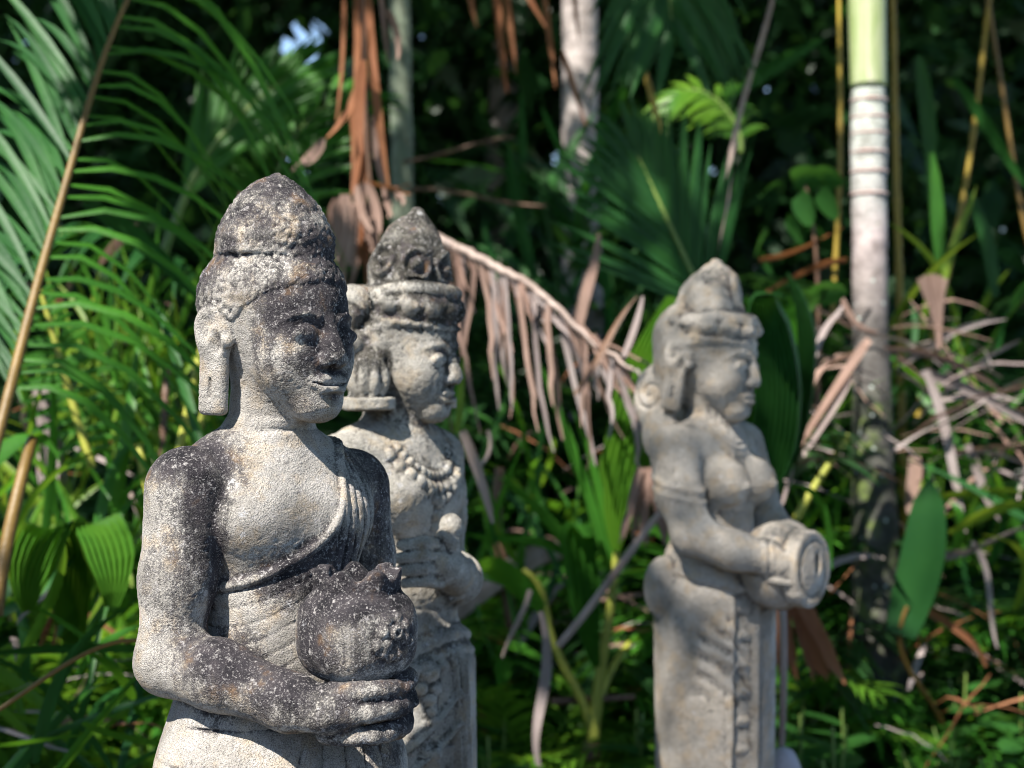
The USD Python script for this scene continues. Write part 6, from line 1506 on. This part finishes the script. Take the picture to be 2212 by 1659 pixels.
for _ in range(260):
    y = rg.uniform(3.6, 8.5)
    lit((rg.uniform(-0.40, 0.40) * y, y, rg.uniform(0.1, 2.6)), rg.uniform(0.03, 0.09))
LP = np.array([l[0] for l in LIT]); LR = np.array([l[1] for l in LIT]); LQ = np.array([l[2] for l in LIT]); LUV = sun_uv(LP)
SUV = sun_uv(np.array([(0.43, 3.2, z) for z in np.linspace(0.1, 1.62, 12)] + [(0.6, 3.0, 0.95)]))
CP = [((-0.336, 2.0, z), 0.25) for z in np.linspace(0.4, 1.62, 12)] + [((-0.206, 2.55, z), 0.14) for z in np.linspace(0.4, 1.62, 12)] + [(tuple(at(1470, 1380, 3.1)), 0.025), (tuple(at(1465, 1420, 3.1)), 0.025)]
CUV = sun_uv(np.array([c[0] for c in CP])); CR = np.array([c[1] for c in CP])
rg = np.random.default_rng(8)
gap_on = rg.random(len(LIT)) <= 1.0
def open_to_sun(P):
    """True where a leaf at P would stand in one of the sunbeams that come through the canopy."""
    d = np.linalg.norm(sun_uv(P)[:, None] - LUV[None], axis=-1) < LR[None] * (0.75 + 0.25 * LQ[None])
    up = ((P[:, None] - LP[None]) @ SUN) > 0
    hit = (d & up)
    shade = (np.linalg.norm(sun_uv(P)[:, None] - SUV[None], axis=-1) < 0.22).any(1)       # the woman statue stands in the shade
    core = (np.linalg.norm(sun_uv(P)[:, None] - CUV[None], axis=-1) < CR[None]).any(1)
    return shade | core | hit.any(1)
cells = [(-3.4, 1.9), (-3.9, 4.6), (2.9, 3.0), (3.4, 6.2), (-0.2, 10.6), (-4.4, 7.6)]
q = []
for i, (bx, by) in enumerate(cells):
    path = thing('overhead_palm', 'tall palm outside the view whose crown shades the jungle', 'palm', group='palms shading the jungle')
    H = 5.2 + 0.3 * (i % 3)
    put(path, 'trunk', tube_mesh(spline([(bx, by, -0.1), (bx + 0.1, by, H * 0.5), (bx + 0.25, by - 0.1, H)], 16), [0.16, 0.11, 0.09], 12), tan_bark)
    q.append((path, np.array([bx + 0.25, by - 0.1, H])))
# fronds are aimed so that the crowns close over the scene
tx, ty = np.meshgrid(np.linspace(-4.2, 2.6, 11), np.linspace(-0.4, 9.0, 15))
targets = np.stack([tx.ravel(), ty.ravel()], -1) + rg.uniform(-0.25, 0.25, (tx.size, 2))
for cx, cy in targets:
    if cy < 0.25 and cx > -0.9 + 0.0:
        pass
    d = [np.hypot(cx - c[0], cy - c[1]) for _, c in q]
    path, c = q[int(np.argmin(d))]
    end = np.array([cx, cy, 3.55 + 0.20 * max(cy, 0) + rg.uniform(0, 1.0)])
    mid = (c + end) / 2 + [0, 0, 0.55]
    Cc = spline([c, mid, end + (end - mid) * 0.25], 18)
    ms = leaflets(Cc, UP, 26, 0.62, 0.055, a0=70, a1=40, droop=0.35, t0=0.15, seed=int(rg.integers(1e6)), seg=5, jit=0.2)
    ce = np.array([m[0].mean(0) for m in ms]); tips = np.array([m[0][-2] for m in ms]); st = np.array([m[0][4] for m in ms])
    okm = ~(open_to_sun(ce) | open_to_sun(tips) | open_to_sun(st))
    vis = lambda P: (P[:, 2] < 1.32 + 0.285 * np.maximum(P[:, 1], 0) + 0.05) & (np.abs(P[:, 0]) < 0.40 * P[:, 1] + 0.1)
    okm &= ~(vis(tips) | vis(ce))
    ms = [m for m, k in zip(ms, okm) if k]
    if ms:
        put(path, 'frond', joined(ms), LEAF)
# unseen broad-leaved tree added to thicken the shade
rg = np.random.default_rng(9)
path = thing('overhead_tree', 'broad-leaved tree outside the view, added to shade the jungle with its leaves', 'tree')
put(path, 'trunk', tube_mesh(spline([(-3.0, 3.2, -0.1), (-2.9, 3.3, 2.5), (-2.4, 3.2, 5.0)], 14), [0.22, 0.16, 0.10], 12), tan_bark)
n = 34000
x = rg.uniform(-5.5, 3.2, n); y = rg.uniform(-0.6, 10.0, n); z = 3.9 + 0.24 * np.maximum(y, 0) + rg.uniform(0, 1.3, n)
P0 = np.stack([x, y, z], -1)
den = meshkit.fbm(P0 * [1.1, 1.1, 0.6], 3, 71)
edge = sstep(-0.5, 0.1, y)
k = (den > 0.33) & (rg.random(n) < edge)
P0 = P0[k]; k = ~open_to_sun(P0); P0 = P0[k]; n = len(P0)
a = rg.uniform(0, 2 * math.pi, n); e = rg.normal(0, 0.35, n); L = rg.uniform(0.10, 0.20, n)
D = np.stack([np.cos(a) * np.cos(e), np.sin(a) * np.cos(e), np.sin(e)], -1); S = unit(np.cross(D, UP + rg.normal(0, 0.35, (n, 3))))
M = P0 + D * (L * 0.45)[:, None]; E = P0 + D * L[:, None]
V = np.stack([P0, M - S * (L * 0.24)[:, None], E, M + S * (L * 0.24)[:, None]], 1); b = np.arange(n)[:, None] * 4
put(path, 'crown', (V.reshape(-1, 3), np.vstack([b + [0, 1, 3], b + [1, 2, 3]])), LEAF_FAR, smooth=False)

# small leaves added unseen in the sun path break light on the woman statue
rg = np.random.default_rng(33); n = 1500
b0 = np.stack([rg.normal(0.46, 0.17, n), rg.normal(3.15, 0.17, n), rg.uniform(-0.1, 1.75, n)], -1)
q0 = np.array([0.46, 3.15, 0.9]) + SUN * ((6.6 - 0.9) / SUN[2])
P0 = b0 + SUN * ((6.6 + rg.uniform(-0.7, 1.2, n) - b0[:, 2]) / SUN[2])[:, None]
keep = ~(np.linalg.norm(sun_uv(P0)[:, None] - CUV[None], axis=-1) < (CR[None] - 0.02)).any(1); P0 = P0[keep]; n = len(P0)
a = rg.uniform(0, 2 * math.pi, n); e = rg.normal(0, 0.4, n); L = rg.uniform(0.035, 0.065, n)
D = np.stack([np.cos(a) * np.cos(e), np.sin(a) * np.cos(e), np.sin(e)], -1); S = unit(np.cross(D, UP + rg.normal(0, 0.4, (n, 3))))
M = P0 + D * (L * 0.45)[:, None]; E = P0 + D * L[:, None]; b = np.arange(n)[:, None] * 4
put(path, 'branch_leaves', (np.stack([P0, M - S * (L * 0.22)[:, None], E, M + S * (L * 0.22)[:, None]], 1).reshape(-1, 3), np.vstack([b + [0, 1, 3], b + [1, 2, 3]])), LEAF_FAR, smooth=False)
put(path, 'branch', tube_mesh(spline([(-2.4, 3.2, 4.9), (-2.2, 1.0, 6.0), q0 + [0, 0, -0.3]], 16), [0.08, 0.03], 8), tan_bark)

# the jungle goes on behind the viewer and to both sides
rg = np.random.default_rng(15); n = 6000
a = np.r_[rg.uniform(math.radians(150), math.radians(390), n)]; r = rg.uniform(8.0, 12.0, n)
P0 = np.stack([np.cos(a) * r, np.sin(a) * r * 0.95 + 1.0, rg.random(n) * 2.0], -1); P0 = P0[(P0[:, 1] < 6.5)]; n = len(P0)
a = rg.uniform(0, 2 * math.pi, n); e = rg.uniform(-0.8, 0.5, n); L = rg.uniform(0.5, 1.1, n)
D = np.stack([np.cos(a) * np.cos(e), np.sin(a) * np.cos(e), np.sin(e)], -1); S = unit(np.cross(D, rg.normal(0, 1, (n, 3)) + [0, 1.0, 0]))
M = P0 + D * (L * 0.5)[:, None]; E = P0 + D * L[:, None] - UP * (L * 0.2)[:, None]; W = (L * 0.2)[:, None]
b = np.arange(n)[:, None] * 4
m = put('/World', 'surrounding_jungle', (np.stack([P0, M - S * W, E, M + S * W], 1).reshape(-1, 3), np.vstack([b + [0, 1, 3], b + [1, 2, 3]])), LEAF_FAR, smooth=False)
tag(stage.GetPrimAtPath(m), 'jungle foliage round the clearing, outside the view', 'jungle', kind='stuff')
